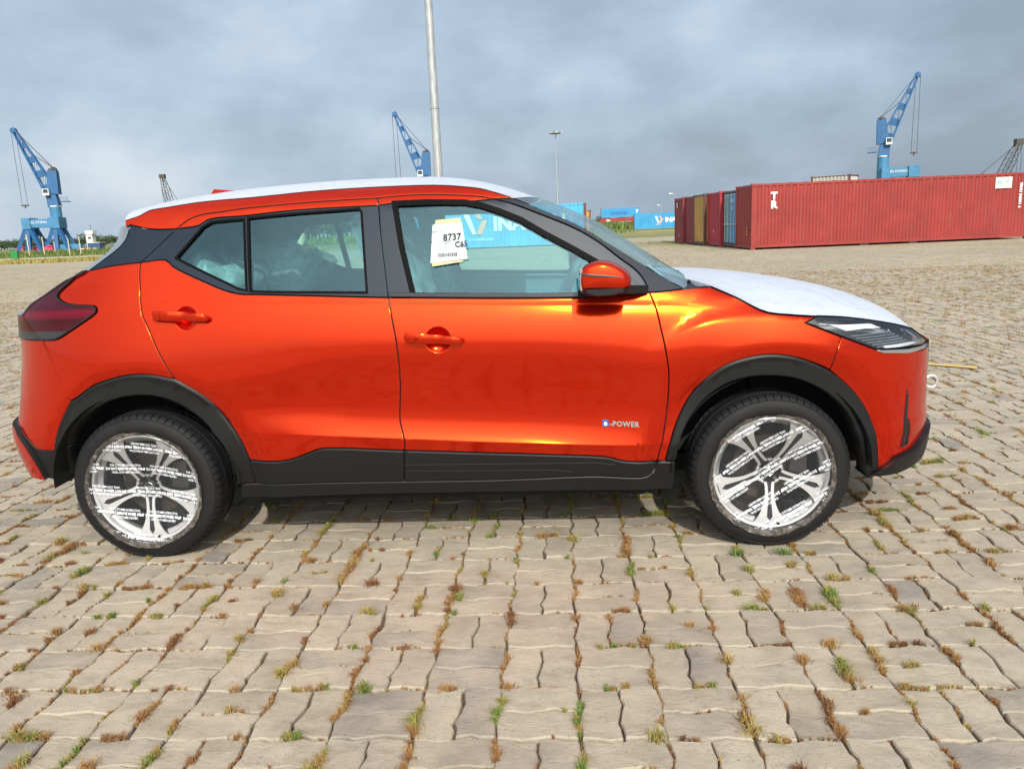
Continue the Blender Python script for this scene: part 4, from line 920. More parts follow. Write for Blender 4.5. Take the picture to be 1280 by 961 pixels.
def panel(name,L,mat,parent,side=1,holes=(),off=0.,gap=.0026,rim=.014,grid=.024,bevel=.0018,feat=True,flat=False):
    """a sheet of bodywork cut from the flank: rolled edge, return flange, true surface normals"""
    rings=[]   # (2d points, offset depth, mix of sideways normal)
    outs=[inset(L,gap)]+[inset(h,-gap*0) for h in holes]
    sg=[1]+[-1]*len(holes)
    P2=[];E=[];ring_idx=[]
    for o_,s_ in zip(outs,sg):
        B=inset(o_,bevel*s_); k=len(P2); n=len(B); P2+=list(B); E+=[(k+i,k+(i+1)%n) for i in range(n)]; ring_idx.append((k,n,o_,B))
    B0=ring_idx[0][3]
    lo=B0.min(0); hi=B0.max(0)
    gx=np.arange(lo[0],hi[0]+grid,grid); gz=np.arange(lo[1],hi[1]+grid,grid)
    Q=np.stack(np.meshgrid(gx,gz),-1).reshape(-1,2); Q[:,0]+=((np.round((Q[:,1]-lo[1])/grid)%2)*grid*.5)
    extra=[]
    if feat:
        sx=np.arange(lo[0],hi[0],.02)
        fl=[np.stack([sx,f(sx)],1) for f in FEAT]; fq=np.concatenate(fl); 
        dmin=np.full(len(Q),9.)
        for f in fl:
            zz=np.interp(Q[:,0],f[:,0],f[:,1]) if len(f)>1 else np.full(len(Q),-9); dmin=np.minimum(dmin,np.abs(Q[:,1]-zz))
        Q=Q[dmin>.010]; extra.append(fq)
        for (cs,cz),r in CUPS:
            if lo[0]<cs<hi[0] and lo[1]<cz<hi[1]:
                Q=Q[np.hypot(Q[:,0]-cs,Q[:,1]-cz)>r*1.12]
                for rr in (.2,.45,.66,.82,.93,1.0,1.07): a=np.linspace(0,2*np.pi,36,endpoint=False); extra.append(np.stack([cs+r*rr*np.cos(a),cz+r*rr*np.sin(a)],1))
        for wx,wz in WHL:
            for rr in (.47,.485,.505,.53,.553,.565):
                a=np.linspace(-.3,np.pi+.3,int(rr*3.7/.024)); extra.append(np.stack([wx+rr*np.cos(a),wz+rr*np.sin(a)],1))
        Q=Q[(np.abs(np.hypot(Q[:,0]-WHL[0][0],Q[:,1]-WHL[0][1])-.515)>.062)&(np.abs(np.hypot(Q[:,0]-WHL[1][0],Q[:,1]-WHL[1][1])-.515)>.062)]
    Q=np.concatenate([Q]+extra) if extra else Q
    ok=inside(B0,Q)
    for h in ring_idx[1:]: ok&=~inside(h[3],Q)
    Q=Q[ok]
    for h in ring_idx: Q=Q[dist_to(h[3],Q)>grid*.42]
    pts=[Vector((float(p[0]),float(p[1]))) for p in P2]+[Vector((float(p[0]),float(p[1]))) for p in Q]
    ov,oe,of,orv,_,_=delaunay_2d_cdt(pts,E,[],0,1e-6)
    ov=np.array([tuple(v) for v in ov]); F=[f for f in of if len(f)==3]
    ce=np.array([ov[list(f)].mean(0) for f in F]); k=inside(B0,ce)
    for h in ring_idx[1:]: k&=~inside(h[3],ce)
    F=[tuple(f) for f,q in zip(F,k) if q]
    mp={}
    for new,src in enumerate(orv):
        for q in src: mp[q]=new
    RIMF=set(); V,n=SURF(ov[:,0],ov[:,1],off,side); NN=list(n); V=list(V)
    for k0,cnt,o_,B in ring_idx:
        inn=[mp[k0+i] for i in range(cnt)]
        p,nn=SURF(o_[:,0],o_[:,1],off,side); pb,nb=SURF(B[:,0],B[:,1],off,side); lat=p-pb; lat/=np.linalg.norm(lat,axis=1,keepdims=True)+1e-9
        b=len(V); V+=list(p-nn*bevel*.75); q=nn+lat; NN+=list(q/np.linalg.norm(q,axis=1,keepdims=True)); V+=list(p-nn*(rim+bevel)); NN+=list(lat)
        for i in range(cnt):
            j=(i+1)%cnt; RIMF.add(tuple(sorted((b+j,b+i,b+cnt+i,b+cnt+j)))); F+=[(inn[j],inn[i],b+i,b+j),(b+j,b+i,b+cnt+i,b+cnt+j)] if B is ring_idx[0][3] or True else []
    # orient: outward normal check per face
    V=np.array(V); NN=np.array(NN); G=[]
    for f in F:
        a,b_,c=V[f[0]],V[f[1]],V[f[2]]; g=np.cross(b_-a,c-a)
        G.append(f if g@(NN[list(f)].sum(0))>=0 else f[::-1])
    o=mk(name,V,G,[mat,UNDER] if mat is ORP else mat,parent,norm=NN)
    if mat is ORP: o.data.polygons.foreach_set('material_index',[1 if len(f)==4 and f in RIMF else 0 for f in map(lambda q:tuple(sorted(q)),G)])
    return o
def strip(name,L1,L2,mat,parent,side=1,off=.004):
    """narrow band between two outlines of equal length"""
    L1=np.array(L1);L2=np.array(L2); n=len(L1); V=[]
    p1,n1=SURF(L1[:,0],L1[:,1],off,side); p2,n2=SURF(L2[:,0],L2[:,1],off,side)
    V=list(p1)+list(p2)+list(p1-n1*.02)+list(p2-n2*.02); F=[]
    for i in range(n):
        j=(i+1)%n; F+=[(i,j,n+j,n+i),(2*n+i,2*n+j,j,i),(n+i,n+j,3*n+j,3*n+i)]
    o=mk(name,V,F,mat,parent); bm=bmesh.new(); bm.from_mesh(o.data); bmesh.ops.recalc_face_normals(bm,faces=bm.faces); bm.to_mesh(o.data); bm.free(); return soft(o,50)

# ---- materials of the car
def car_paint():
    m=M('orange_metallic_paint',(.28,.003,.003),.5,0.,Coat_Weight=.6,Coat_Roughness=.02,Coat_IOR=1.33,Specular_IOR_Level=.0); nt=m.nt
    f=nt.nodes.new('ShaderNodeBsdfPrincipled'); f.inputs['Base Color'].default_value=(.95,.15,.014,1); f.inputs['Metallic'].default_value=1.; f.inputs['Roughness'].default_value=.15
    f.inputs['Coat IOR'].default_value=1.33; f.inputs['Coat Weight'].default_value=.6; f.inputs['Coat Roughness'].default_value=.02
    fl=m.noise(m.coords('Object'),900,1,.5); m.l(m.mix(m.ramp(fl,(.35,0),(.65,1)),(.90,.068,.003),(1.,.088,.004)),f.inputs['Base Color'])
    mx=m.n('ShaderNodeMixShader'); mx.inputs[0].default_value=.46; m.l(m.b.outputs[0],mx.inputs[1]); m.l(f.outputs[0],mx.inputs[2]); m.l(mx.outputs[0],nt.nodes['Material Output'].inputs[0]); return m
ORP=car_paint()
BLKP=M('satin_black_plastic',(.0060,.0065,.0072),.50,Specular_IOR_Level=.35); BLKP.bump(BLKP.noise(BLKP.coords('Object'),500,2),.12,.002)
PILM=M('screen_pillar_black',(.008,.013,.022),.55,Specular_IOR_Level=.22)
PILL=M('pillar_film_black',(.005,.012,.023),.44,Specular_IOR_Level=.27); SEAL=M('black_rubber',(.0022,.0023,.0026),.6,Specular_IOR_Level=.07); GLOSS=M('gloss_black',(.008,.008,.01),.08)
FILM=M('white_wrap_film',(.46,.49,.56),.36); fv=FILM.coords('Object',(1.,3.2,1.)); 
wr=FILM.n('ShaderNodeTexNoise'); wr.inputs['Scale'].default_value=11; wr.inputs['Detail'].default_value=4; wr.inputs['Distortion'].default_value=1.6; FILM.l(fv,wr.inputs['Vector']); FILM.bump(FILM.math('ADD',FILM.math('MULTIPLY',wr.outputs[0],.5),FILM.math('ADD',FILM.noise(FILM.coords('Object',(26,3.,3.)),2.2,3,.6),FILM.math('MULTIPLY',FILM.noise(FILM.coords('Object',(2.4,1.1,1)),3.,4,.6,1.2),3.))),.6,.010)
CHROME=M('chrome',(.75,.76,.78),.12,1.); ALU=M('machined_alloy',(.66,.66,.66),.32,.45); DARKW=M('wheel_dark',(.010,.0105,.012),.4,.1); RUB=M('tyre_rubber',(.012,.012,.012),.66,Specular_IOR_Level=.3)
RUB.base(RUB.ramp(RUB.noise(RUB.coords('Object'),14,4),(.3,(.005,.005,.0056)),(.7,(.009,.009,.009))))
INT=M('interior_painted_tint',(.11,.20,.24),.85); INTD=M('interior_dark',(.06,.10,.12),.8); CLOTH=M('seat_cloth',(.10,.13,.135),.9)  # INT: grey trim, teal of window tint and reflection put into its colour
UNDER=M('underbody_black',(.006,.006,.006),.95)
def glass(name,tint,refl=1.,refc=(1.,1.,1.),rough=0.):
    m=M(name,(1,1,1),.0); nt=m.nt; nt.nodes.remove(m.b); tr=m.n('ShaderNodeBsdfTransparent'); tr.inputs[0].default_value=tint+(1,)
    gl=m.n('ShaderNodeBsdfGlossy'); gl.inputs['Roughness'].default_value=rough; gl.inputs[0].default_value=refc+(1,)
    fr=m.n('ShaderNodeFresnel'); fr.inputs[0].default_value=1.5; mx=m.n('ShaderNodeMixShader')
    m.l(m.math('MULTIPLY',fr.outputs[0],refl,clamp=True),mx.inputs[0]); m.l(tr.outputs[0],mx.inputs[1]); m.l(gl.outputs[0],mx.inputs[2]); m.l(mx.outputs[0],nt.nodes['Material Output'].inputs[0]); return m
GLS=glass('window_glass',(.62,.90,.90),2.1,(.50,.86,1.)); WSG=glass('windscreen_glass',(.55,.80,.80),.5); LENS=glass('clear_lens',(.92,.94,.96),2.4)
def bag_mat():
    m=M('plastic_cover',(.5,.6,.6),.3); tr=m.n('ShaderNodeBsdfTransparent'); tr.inputs[0].default_value=(.90,.95,.95,1); mx=m.n('ShaderNodeMixShader'); nz=m.noise(m.coords('Object'),7,2,.4,1.)
    m.set(Base_Color=(.55,.68,.68,1)); m.bump(nz,.6,.03); m.l(m.ramp(nz,(.35,.22),(.65,.55)),mx.inputs[0]); m.l(tr.outputs[0],mx.inputs[1]); m.l(m.b.outputs[0],mx.inputs[2]); m.l(mx.outputs[0],m.nt.nodes['Material Output'].inputs[0]); return m
BAG=bag_mat()

CAR=thing('sport_utility_car','orange and black compact SUV with white film on roof and hood, parked side on','car',(0,0,0))
G_=lambda n:D[n][0]
# ---- flank panels, both sides
def band(curve,d): return inset(curve,d)
def flank(side):
    near=side>0; out={}
    W=lambda n:loop(*[s for s in D[n]])
    gf,gd,gq=W('glass_f'),W('glass_rd'),W('glass_rq')
    # front door
    Lf=loop('gap_b_lower','-clad_f_top','-gap_a_lower','-belt_f')
    fd=panel('front_door',Lf,ORP,CAR,side); out['fd']=fd
    panel('door_header',loop('gap_top_f','-head_f_low',[G_('head_f_low')[0],G_('gap_top_f')[0]]),ORP,fd,side,grid=.03,feat=False)
    fr=loop('gap_b_upper','belt_f','-gap_a_upper','-head_f_low'); 
    panel('window_frame',fr,PILL,fd,side,holes=[inset(gf,-.021)],off=-.001,rim=.02,feat=False,grid=.03)
    strip('window_seal',inset(gf,-.0215),inset(gf,.001),SEAL,fd,side,.001)
    panel('window_glass',inset(gf,-.006),GLS,fd,side,off=-.008,gap=0,rim=.003,bevel=.001,feat=False,grid=.05)
    bl=C_('belt_f'); b1=[(p[0],p[1]+.0012) for p in bl]; b2=[(p[0],p[1]+.021) for p in bl]
    panel('belt_moulding',loop(b1,b2[::-1]),GLOSS,fd,side,off=.006,gap=.001,bevel=.003,feat=False)
    panel('sill_cladding',loop('clad_f_bot','gap_b_clad') if False else loop('clad_f_top','gap_b_clad','-clad_f_bot'),BLKP,fd,side,off=.010,rim=.02,feat=False)
    for z0,s1 in ((.401,.60),(.372,.42)): panel('cladding_rib',loop([(-.205,z0),(s1,z0-.012),(s1+.10,z0-.026),(s1,z0-.016),(-.205,z0-.0045),(-.205,z0)]),BLKP,fd,side,off=.0112,rim=.005,bevel=.001,gap=0,feat=False,grid=.1)
    # rear door
    Lr=loop('gap_d_lower','arch_r_out_a','clad_r_top','-gap_b_lower','belt_r')
    rd=panel('rear_door',Lr,ORP,CAR,side); out['rd']=rd
    panel('door_header',loop('gap_r_top',[G_('gap_r_top')[-1],G_('head_r_low')[-1]],'-head_r_low'),ORP,rd,side,grid=.03,feat=False)
    fr=loop('head_r_low','gap_b_upper','belt_r','-gap_d_upper')
    panel('window_frame',fr,PILL,rd,side,holes=[inset(gd,-.0075),inset(gq,-.0075)],off=-.001,rim=.02,feat=False,grid=.03)
    for g in (gd,gq):
        strip('window_seal',inset(g,-.008),inset(g,.001),SEAL,rd,side,.001)
        panel('window_glass',inset(g,-.006),GLS,rd,side,off=-.008,gap=0,rim=.003,bevel=.001,feat=False,grid=.05)
    panel('sill_cladding',loop('clad_r_top','gap_b_clad','-clad_r_bot','-arch_r_out_a2'),BLKP,rd,side,off=.010,rim=.02,feat=False)
    # wing, quarter, pillars, roof side
    out['wing']=panel('front_wing',loop('gap_a_lower',[D['gap_a_lower'][0][-1],D['arch_f_out_b'][0][-1]],'-arch_f_out_b','-seam_f',[D['seam_f'][0][0],D['lamp_f_low'][0][1],D['lamp_f_low'][0][0]],'-hood_edge','-wing_top'),ORP,CAR,side)
    panel('screen_pillar',loop('gap_a_upper','wing_top',[D['wing_top'][0][-2],D['wind_edge'][0][-1]],'-wind_edge',[D['wind_edge'][0][0],D['gap_a_upper'][0][0]]),PILM,CAR,side,feat=False,grid=.03)
    panel('roof_side',loop([D['spoil_end'][0][2]],'-dpillar_top','gap_r_top','gap_top_f',[D['gap_top_f'][0][-1],D['film_edge'][0][0]],'film_edge','spoil_end'),ORP,CAR,side,feat=False,grid=.03)
    panel('rear_pillar',loop('dpillar_top','dpillar_rear','quarter_top','-gap_d_upper'),PILL,CAR,side,feat=False,grid=.03,off=-.001)
    out['quarter']=panel('rear_quarter_panel',loop('quarter_top','gap_d_lower','arch_r_out_b','seam_r','lamp_r_low','lamp_r_tip','lamp_r_in'),ORP,CAR,side)
    # sill and arches
    sill=panel('sill_trim',loop('sill_top',[D['sill_top'][0][-1],D['sill_bot'][0][-1]],'-sill_bot',[D['sill_bot'][0][0],D['sill_top'][0][0]]),BLKP,CAR,side,off=.008,rim=.05,feat=False)
    panel('wheel_arch_trim',loop('-arch_r_out_c','-arch_r_out_b','arch_r_out_a','arch_r_out_a2',[D['arch_r_out_a2'][0][-1],D['arch_r_in'][0][-1]],'-arch_r_in',[D['arch_r_in'][0][0],D['arch_r_out_c'][0][-1]]),BLKP,CAR,side,off=.011,rim=.06,feat=False,bevel=.007)
    panel('wheel_arch_trim',loop('arch_f_out','arch_f_out_b',[D['arch_f_out_b'][0][-1],D['arch_f_in'][0][0]],'arch_f_in',[D['arch_f_in'][0][-1],D['arch_f_out'][0][0]]),BLKP,CAR,side,off=.011,rim=.06,feat=False,bevel=.007)
    # lamps
    tl_in=[G_('lamp_r_tip')[-1]]
    tl=loop('lamp_r_low','lamp_r_tip','lamp_r_in',[D['lamp_r_in'][0][-1],(-1.645,1.209),(-1.74,1.162),(-1.85,1.112),(-1.935,1.068),(-2.02,1.063),(-2.1,1.062),(-2.30,1.06),(-2.30,.962),(-2.0,.958)],[(-2.0,.958),G_('lamp_r_low')[0]])
    lens=panel('tail_lamp',tl,TLAMP,CAR,side,off=.006,rim=.02,feat=False,grid=.02)
    strip('lamp_border',inset(tl,.0005),inset(tl,.007),GLOSS,lens,side,.0085)
    return out
TLAMP=M('tail_lamp_red',(.10,.006,.012),.10,Coat_Weight=.55,Coat_Roughness=.02,Specular_IOR_Level=0.); _g=TLAMP.pos(); _s=TLAMP.n('ShaderNodeSeparateXYZ'); TLAMP.l(_g,_s.inputs[0])
_z=TLAMP.math('ADD',_s.outputs[2],TLAMP.math('MULTIPLY',TLAMP.math('SUBTRACT',_s.outputs[0],-1.8),-.03)); _n=TLAMP.noise(TLAMP.coords('Object',(1,1,14)),9,2)
TLAMP.base(TLAMP.ramp(TLAMP.math('MULTIPLY',TLAMP.math('SUBTRACT',_z,.95),4.),(0,(.12,.12,.115)),(.07,(.035,.035,.035)),(.19,(.03,.03,.03)),(.20,(.05,.001,.002)),(.38,(.035,.001,.002)),(.40,(.08,.0015,.005)),(.50,(.125,.002,.013)),(.56,(.045,.003,.010)),(1,(.035,.006,.016))))
near_parts=flank(1); flank(-1)
# ---- front and rear ends, in one piece across the car
def endpiece(name,L,mat,off=0.,rim=.014,grid=.03,parent=CAR,**kw):
    """builds both mirrored halves of a piece that meets on the centre line"""
    a=panel(name,L,mat,parent,1,off=off,rim=rim,grid=grid,**kw); b=panel(name,L,mat,parent,-1,off=off,rim=rim,grid=grid,**kw)
    bm=bmesh.new(); bm.from_mesh(a.data); n0=len(bm.verts); bm.from_mesh(b.data); bmd=b.data; bm.to_mesh(a.data); bm.free()
    nr=[]
    COL.objects.unlink(b); bpy.data.objects.remove(b)
    me=a.data; NN=[]
    for v in me.vertices:
        NN.append(None)
    me.polygons.foreach_set('use_smooth',[True]*len(me.polygons)); me.set_sharp_from_angle(angle=R(38)); return a
zl=D['lamp_f_low'][0]; a0=D['arch_f_out'][0]
fb=endpiece('front_bumper',loop('seam_f','-arch_f_out',[a0[0],(1.86,.345),(1.98,.36),(2.10,.405),(2.22,.425),(SF,.43)],[(SF,.43),(SF,.775)],[(SF,.775),(2.03,.775),zl[4],zl[3],zl[2]]),ORP,gap=.0015)
lip=endpiece('lower_lip',loop([a0[0],(1.86,.343),(1.98,.357),(2.10,.402),(2.22,.422),(SF,.427)],[(SF,.427),(SF,.30),(2.2,.30),(1.90,.275),(1.735,.275)],[(1.735,.275),a0[0]]),BLKP,off=.022,rim=.08,gap=.001)
rq=D['arch_r_out_c'][0]
bl=D['bump_r_low'][0]; vd=D['val_r_diag'][0]; vb=D['val_r_bot'][0]
rb=endpiece('rear_bumper',loop('seam_r','arch_r_out_c','bump_r_low',[bl[-1],(-2.12,bl[-1][1]+.012),(-SR,bl[-1][1]+.015)],[(-SR,bl[-1][1]+.015),(-SR,.95),(-2.0,.955),D['seam_r'][0][-1]]),ORP,gap=.0015)
for sd_ in (1,-1): panel('rear_valance',loop('bump_r_low',[bl[-1],(-2.12,bl[-1][1]+.010),(-2.12,vd[-1][1]+.006),vd[-1]],'-val_r_diag',[vd[0],vb[0]],'-val_r_in',[D['val_r_in'][0][0],rq[-1]]),BLKP,CAR,sd_,off=.004,rim=.05,gap=.001)
rc=endpiece('bumper_insert',loop('val_r_diag',[vd[-1],(-2.12,vd[-1][1]+.004),(-SR,vd[-1][1]+.008)],[(-SR,vd[-1][1]+.008),(-SR,.33)],[(-SR,.33),vd[0]]),ORP,off=.022,rim=.05,gap=.001)
tg=endpiece('tailgate',loop([(-2.30,1.043),(-2.30,.965),(-SR,.955)],[(-SR,.955),(-SR,1.05)],[(-SR,1.05),(-2.3,1.043)]),ORP,gap=.002)
# grille between the lamps and the upright slot beside it
gr=endpiece('grille',loop([(2.26,.79),(2.30,.50),(SF,.48)],[(SF,.48),(SF,.79)],[(SF,.79),(2.26,.79)]),GLOSS,off=.006,gap=.001)
for sd_ in (1,-1):
    panel('bumper_slot',loop(*[[(1.915,.628),(1.925,.600),(1.9235,.48),(1.926,.382),(1.897,.384),(1.9025,.50),(1.915,.628)]]),GLOSS,fb,sd_,off=.0035,rim=.012,feat=False,bevel=.0015,gap=0)
    panel('slot_reflector',loop([(1.932,.50),(1.944,.46),(1.948,.40),(1.930,.39),(1.932,.50)]),ORP,fb,sd_,off=.010,rim=.012,feat=False,bevel=.002,gap=0)
    0 and panel('corner_fin',loop([(1.93,.645),(2.10,.665),(2.24,.67),(2.24,.655),(2.10,.648),(1.935,.627),(1.93,.645)]),ORP,fb,sd_,off=.010,rim=.02,feat=False,bevel=.006,gap=0)
# ---- roof film, hood film, screens
def p3(c,side=1): P,_=SURF(np.array([q[0] for q in c]),np.array([q[1] for q in c]),0.,side); return P
def roof():
    e=p3(C_('film_edge')); e=e[::-1]  # rear -> front
    xs=e[:,0]; cz=Spl([(-1.57,1.512),(-1.40,1.541),(-1.1,1.578),(-.67,1.604),(-.28,1.608),(.058,1.585),(.26,1.532),(.40,1.480)])
    V=[];nv=25
    for i,p in enumerate(e):
        u=(p[0]-xs[0])/(xs[-1]-xs[0])
        bow=.095*max(0,(u-.75)/.25)**2-.15*max(0,(.2-u)/.2)**1.5
        xc=p[0]+bow
        for j in range(nv):
            v=-1+2*j/(nv-1); k=1-abs(v)**2.3
            x=p[0]+bow*(1-v*v); z=p[2]+(float(cz(xc))-p[2])*k; V.append((x,p[1]*-v if False else -abs(p[1])*(-v)*-1 if False else abs(p[1])*v,z))
    n=len(e); F=[(i*nv+j,(i+1)*nv+j,(i+1)*nv+j+1,i*nv+j+1) for i in range(n-1) for j in range(nv-1)]
    b=len(V); V+=[(V[j][0]+.02,V[j][1]*.97,V[j][2]-.03) for j in range(nv)]; F+=[(j,j+1,b+j+1,b+j) for j in range(nv-1)]
    o=mk('roof_film',V,F,FILM,CAR); bm=bmesh.new(); bm.from_mesh(o.data); bmesh.ops.recalc_face_normals(bm,faces=bm.faces); bm.to_mesh(o.data); bm.free(); soft(o,45)
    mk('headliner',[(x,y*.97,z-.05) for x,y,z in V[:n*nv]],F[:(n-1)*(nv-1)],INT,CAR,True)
    return e,V[(n-1)*nv:n*nv]
roof_e,header=roof()
b=MB(); b.prism([(-.10,0),(.09,0),(.075,.022),(-.07,.040)],-.022,.022); o=b.obj('antenna_fin',ORP,CAR,loc=(-1.16,-.02,1.560),fix=True); soft(o,40)
def hood():
    ed=p3(C_('hood_edge')); ed2=p3(C_('lamp_f_top')); e=np.vstack([ed,ed2[1:]])
    # carry the outline on round the nose
    t,_=SURF(np.array([2.06,2.18,2.32,2.5,SF-.01]),np.array([.868,.862,.860,.858,.858]),np.array([-.045,-.085,-.105,-.12,-.125]),1); E=np.vstack([e,t]); 
    d=np.concatenate([[0],np.cumsum(np.linalg.norm(np.diff(E,axis=0),axis=1))]); n=46; u=np.linspace(0,d[-1],n); E=np.stack([np.interp(u,d,E[:,k]) for k in range(3)],1)
    cc=Spl([(.97,1.098),(1.15,1.098),(1.35,1.083),(1.55,1.055),(1.75,1.008),(1.88,.957),(1.97,.905),(2.03,.855)])
    V=[];nv=31; x0=E[0,0]
    for i,p in enumerate(E):
        f=i/(n-1)
        for j in range(nv):
            v=-1+2*j/(nv-1); bow=-.085*(1-v*v)*max(0,1-f*5)**1.5
            x=p[0]+bow+(.0)*(1-v*v); y=abs(p[1])*v
            top=float(cc(min(max(x,.97),2.03))); k=(1-abs(v)**2.6)
            z=p[2]+max(0,top-p[2])*k+.004*math.sin(7*x)*k
            V.append((x,y,z+.004))
    F=[(i*nv+j,i*nv+j+1,(i+1)*nv+j+1,(i+1)*nv+j) for i in range(n-1) for j in range(nv-1)]
    b=len(V); V+=[(V[j][0]-.005,V[j][1],V[j][2]-.035) for j in range(nv)]; F+=[(j+1,j,b+j,b+j+1) for j in range(nv-1)]
    o=mk('hood_film',V,F,FILM,CAR); bm=bmesh.new(); bm.from_mesh(o.data); bmesh.ops.recalc_face_normals(bm,faces=bm.faces)
    bm.to_mesh(o.data); bm.free(); soft(o,50)
hood()
def nose_top():
    ss=np.linspace(1.95,SF-.001,14); V=[]
    for sd_ in (1,-1):
        a,_=SURF(ss,np.full(14,.872),np.interp(ss,[1.95,2.06,2.18,2.32,SF],[-.03,-.05,-.088,-.108,-.128]),sd_); m_,_=SURF(ss,np.full(14,.815),-.05,sd_); b_,_=SURF(ss,np.full(14,.778),-.002,sd_)
        k=len(V); V+=list(a)+list(m_)+list(b_)
    F=[]
    for k in (0,42):
        for i in range(13):
            for r_ in (0,14): q=(k+r_+i,k+r_+i+1,k+r_+15+i,k+r_+14+i); F.append(q[::-1] if k==0 else q)
    soft(mk('grille_top',V,F,GLOSS,CAR),35)
nose_top()
def screens():
    e=p3(C_('wind_edge')); n=len(e); nv=21; V=[]
    for i,p in enumerate(e):
        for j in range(nv): v=-1+2*j/(nv-1); V.append((p[0]+.115*(1-v*v),abs(p[1])*v,p[2]+.012*(1-v*v)))
    F=[(i*nv+j,i*nv+j+1,(i+1)*nv+j+1,(i+1)*nv+j) for i in range(n-1) for j in range(nv-1)]
    ws=mk('windscreen',V,F,WSG,CAR,True)
    # cowl, wipers and the sticker low on the screen
    b=MB(); r=[V[(n-1)*nv+j] for j in range(nv)]; A=[(x-.02,y,z+.006) for x,y,z in r]; B=[(x+.13-.03*abs(y),y*1.0,1.068-.02*abs(y)) for x,y,z in r]; Cc=[(x+.14,y,1.0) for x,y,z in r]
    k=len(A); b.add(A+B+Cc,[(i,i+1,k+i+1,k+i) for i in range(k-1)]+[(k+i,k+i+1,2*k+i+1,2*k+i) for i in range(k-1)]); b.obj('cowl_panel',BLKP,CAR)
    for y0,y1 in ((-.60,-.02),(.0,.52)):
        b=MB(); pt=[]
        for q in range(9):
            y=y0+(y1-y0)*q/8; v=y/.74; x=.972+.115*(1-v*v)-.012-.10*q/8*.35; pt.append((x+.02,y,1.090+.012*q/8))
        b.tube(pt,[.007]*9,6); b.obj('wiper',SEAL,CAR)
    b=MB(); b.add([(.905,-.56,1.125),(.93,-.50,1.115),(.87,-.46,1.165),(.845,-.53,1.172)],[(0,1,2,3)]); b.obj('screen_sticker',M('pale_sticker',(.50,.75,.68),.5),ws)
    d=p3(C_('dpillar_rear')); n=len(d); V=[]
    for p in d:
        for j in range(nv): v=-1+2*j/(nv-1); V.append((p[0]-.285*(1-abs(v)**2.2),abs(p[1])*v,p[2]-.01*(1-v*v)))
    F=[(i*nv+j,(i+1)*nv+j,(i+1)*nv+j+1,i*nv+j+1) for i in range(n-1) for j in range(nv-1)]
    mk('rear_window',V,F,RGL,CAR,True)
    b=MB(); b.add([V[(n-1)*nv+j] for j in range(nv)]+[(-2.10+.22*abs(-1+2*j/(nv-1))**2.5,.66*(-1+2*j/(nv-1)),1.045) for j in range(nv)],[(j,nv+j,nv+j+1,j+1) for j in range(nv-1)]); b.obj('tailgate_upper',ORP,CAR,smooth=True)
RGL=M('rear_window_dark',(.045,.055,.06),.08); screens()

# ---- headlamps
def headlamp(side):
    L=loop('lamp_f_low',[D['lamp_f_low'][0][-1],(2.055,.790),(2.0,.842),D['lamp_f_top'][0][-1]],'-lamp_f_top')
    low=D['lamp_f_low'][0]; L=loop(low[0:3]+low[3:4],[low[3],(2.03,.800)],[(2.03,.800),(2.075,.812),(2.0,.850),D['lamp_f_top'][0][-1]],'-lamp_f_top')
    h=panel('headlamp',L,LENS,CAR,side,off=.004,rim=.010,feat=False,grid=.03)
    b=panel('housing',inset(L,.003),HOUS,h,side,off=-.045,rim=.004,feat=False,grid=.05,gap=0)
    strip('edge_seal',inset(L,-.001),inset(L,.003),SEAL,h,side,.0055)
    panel('marker_strip',loop([(1.49,.941),(1.60,.934),(1.74,.925),(1.79,.900),(1.61,.896),(1.49,.941)]),DRL,h,side,off=-.018,rim=.01,feat=False,grid=.04)
    for q in range(6):
        z=.880-q*.011; a=1.63+q*.025; panel('fin',loop([(a,z),(a+.21,z+.002),(a+.21,z-.005),(a,z-.006),(a,z)]),FIN,h,side,off=-.022,rim=.008,feat=False,grid=.05,bevel=.001,gap=0)
    panel('reflector',loop([(1.83,.895),(1.90,.890),(1.94,.845),(1.87,.843),(1.83,.895)]),CHR2,h,side,off=-.026,rim=.01,feat=False,grid=.03)
    panel('reflector',loop([(1.915,.888),(1.985,.868),(2.0,.838),(1.955,.842),(1.915,.888)]),CHR2,h,side,off=-.022,rim=.01,feat=False,grid=.03)
    panel('light_bar',loop([(1.78,.826),(1.98,.824),(2.02,.815),(2.0,.808),(1.79,.806),(1.78,.826)]),DRL,h,side,off=-.012,rim=.01,feat=False,grid=.04)
    panel('chrome_trim',loop([(1.728,.8105),(1.90,.799),(2.06,.797),(2.06,.783),(1.90,.781),(1.76,.797),(1.728,.8105)]),CHROME,h,side,off=.008,rim=.014,feat=False,grid=.04,bevel=.004,gap=0)
HOUS=M('lamp_housing',(.34,.37,.41),.3,.15); DRL=M('milky_light_strip',(.78,.80,.82),.3); FIN=M('lamp_fin',(.16,.175,.195),.3,.2); CHR2=M('reflector_chrome',(.55,.56,.58),.1,1.)
headlamp(1); headlamp(-1)
# towing eye on the nose
b=MB(); ring=[(.030*math.cos(a),0,.030*math.sin(a)) for a in np.linspace(0,2*math.pi,21)]; b.tube([(x+2.30,y-.08,z+.515) for x,y,z in ring],.008,8,False); b.tube([(2.10,-.08,.515),(2.27,-.08,.515)],.009,8); soft(b.obj('towing_eye',PALE,CAR))
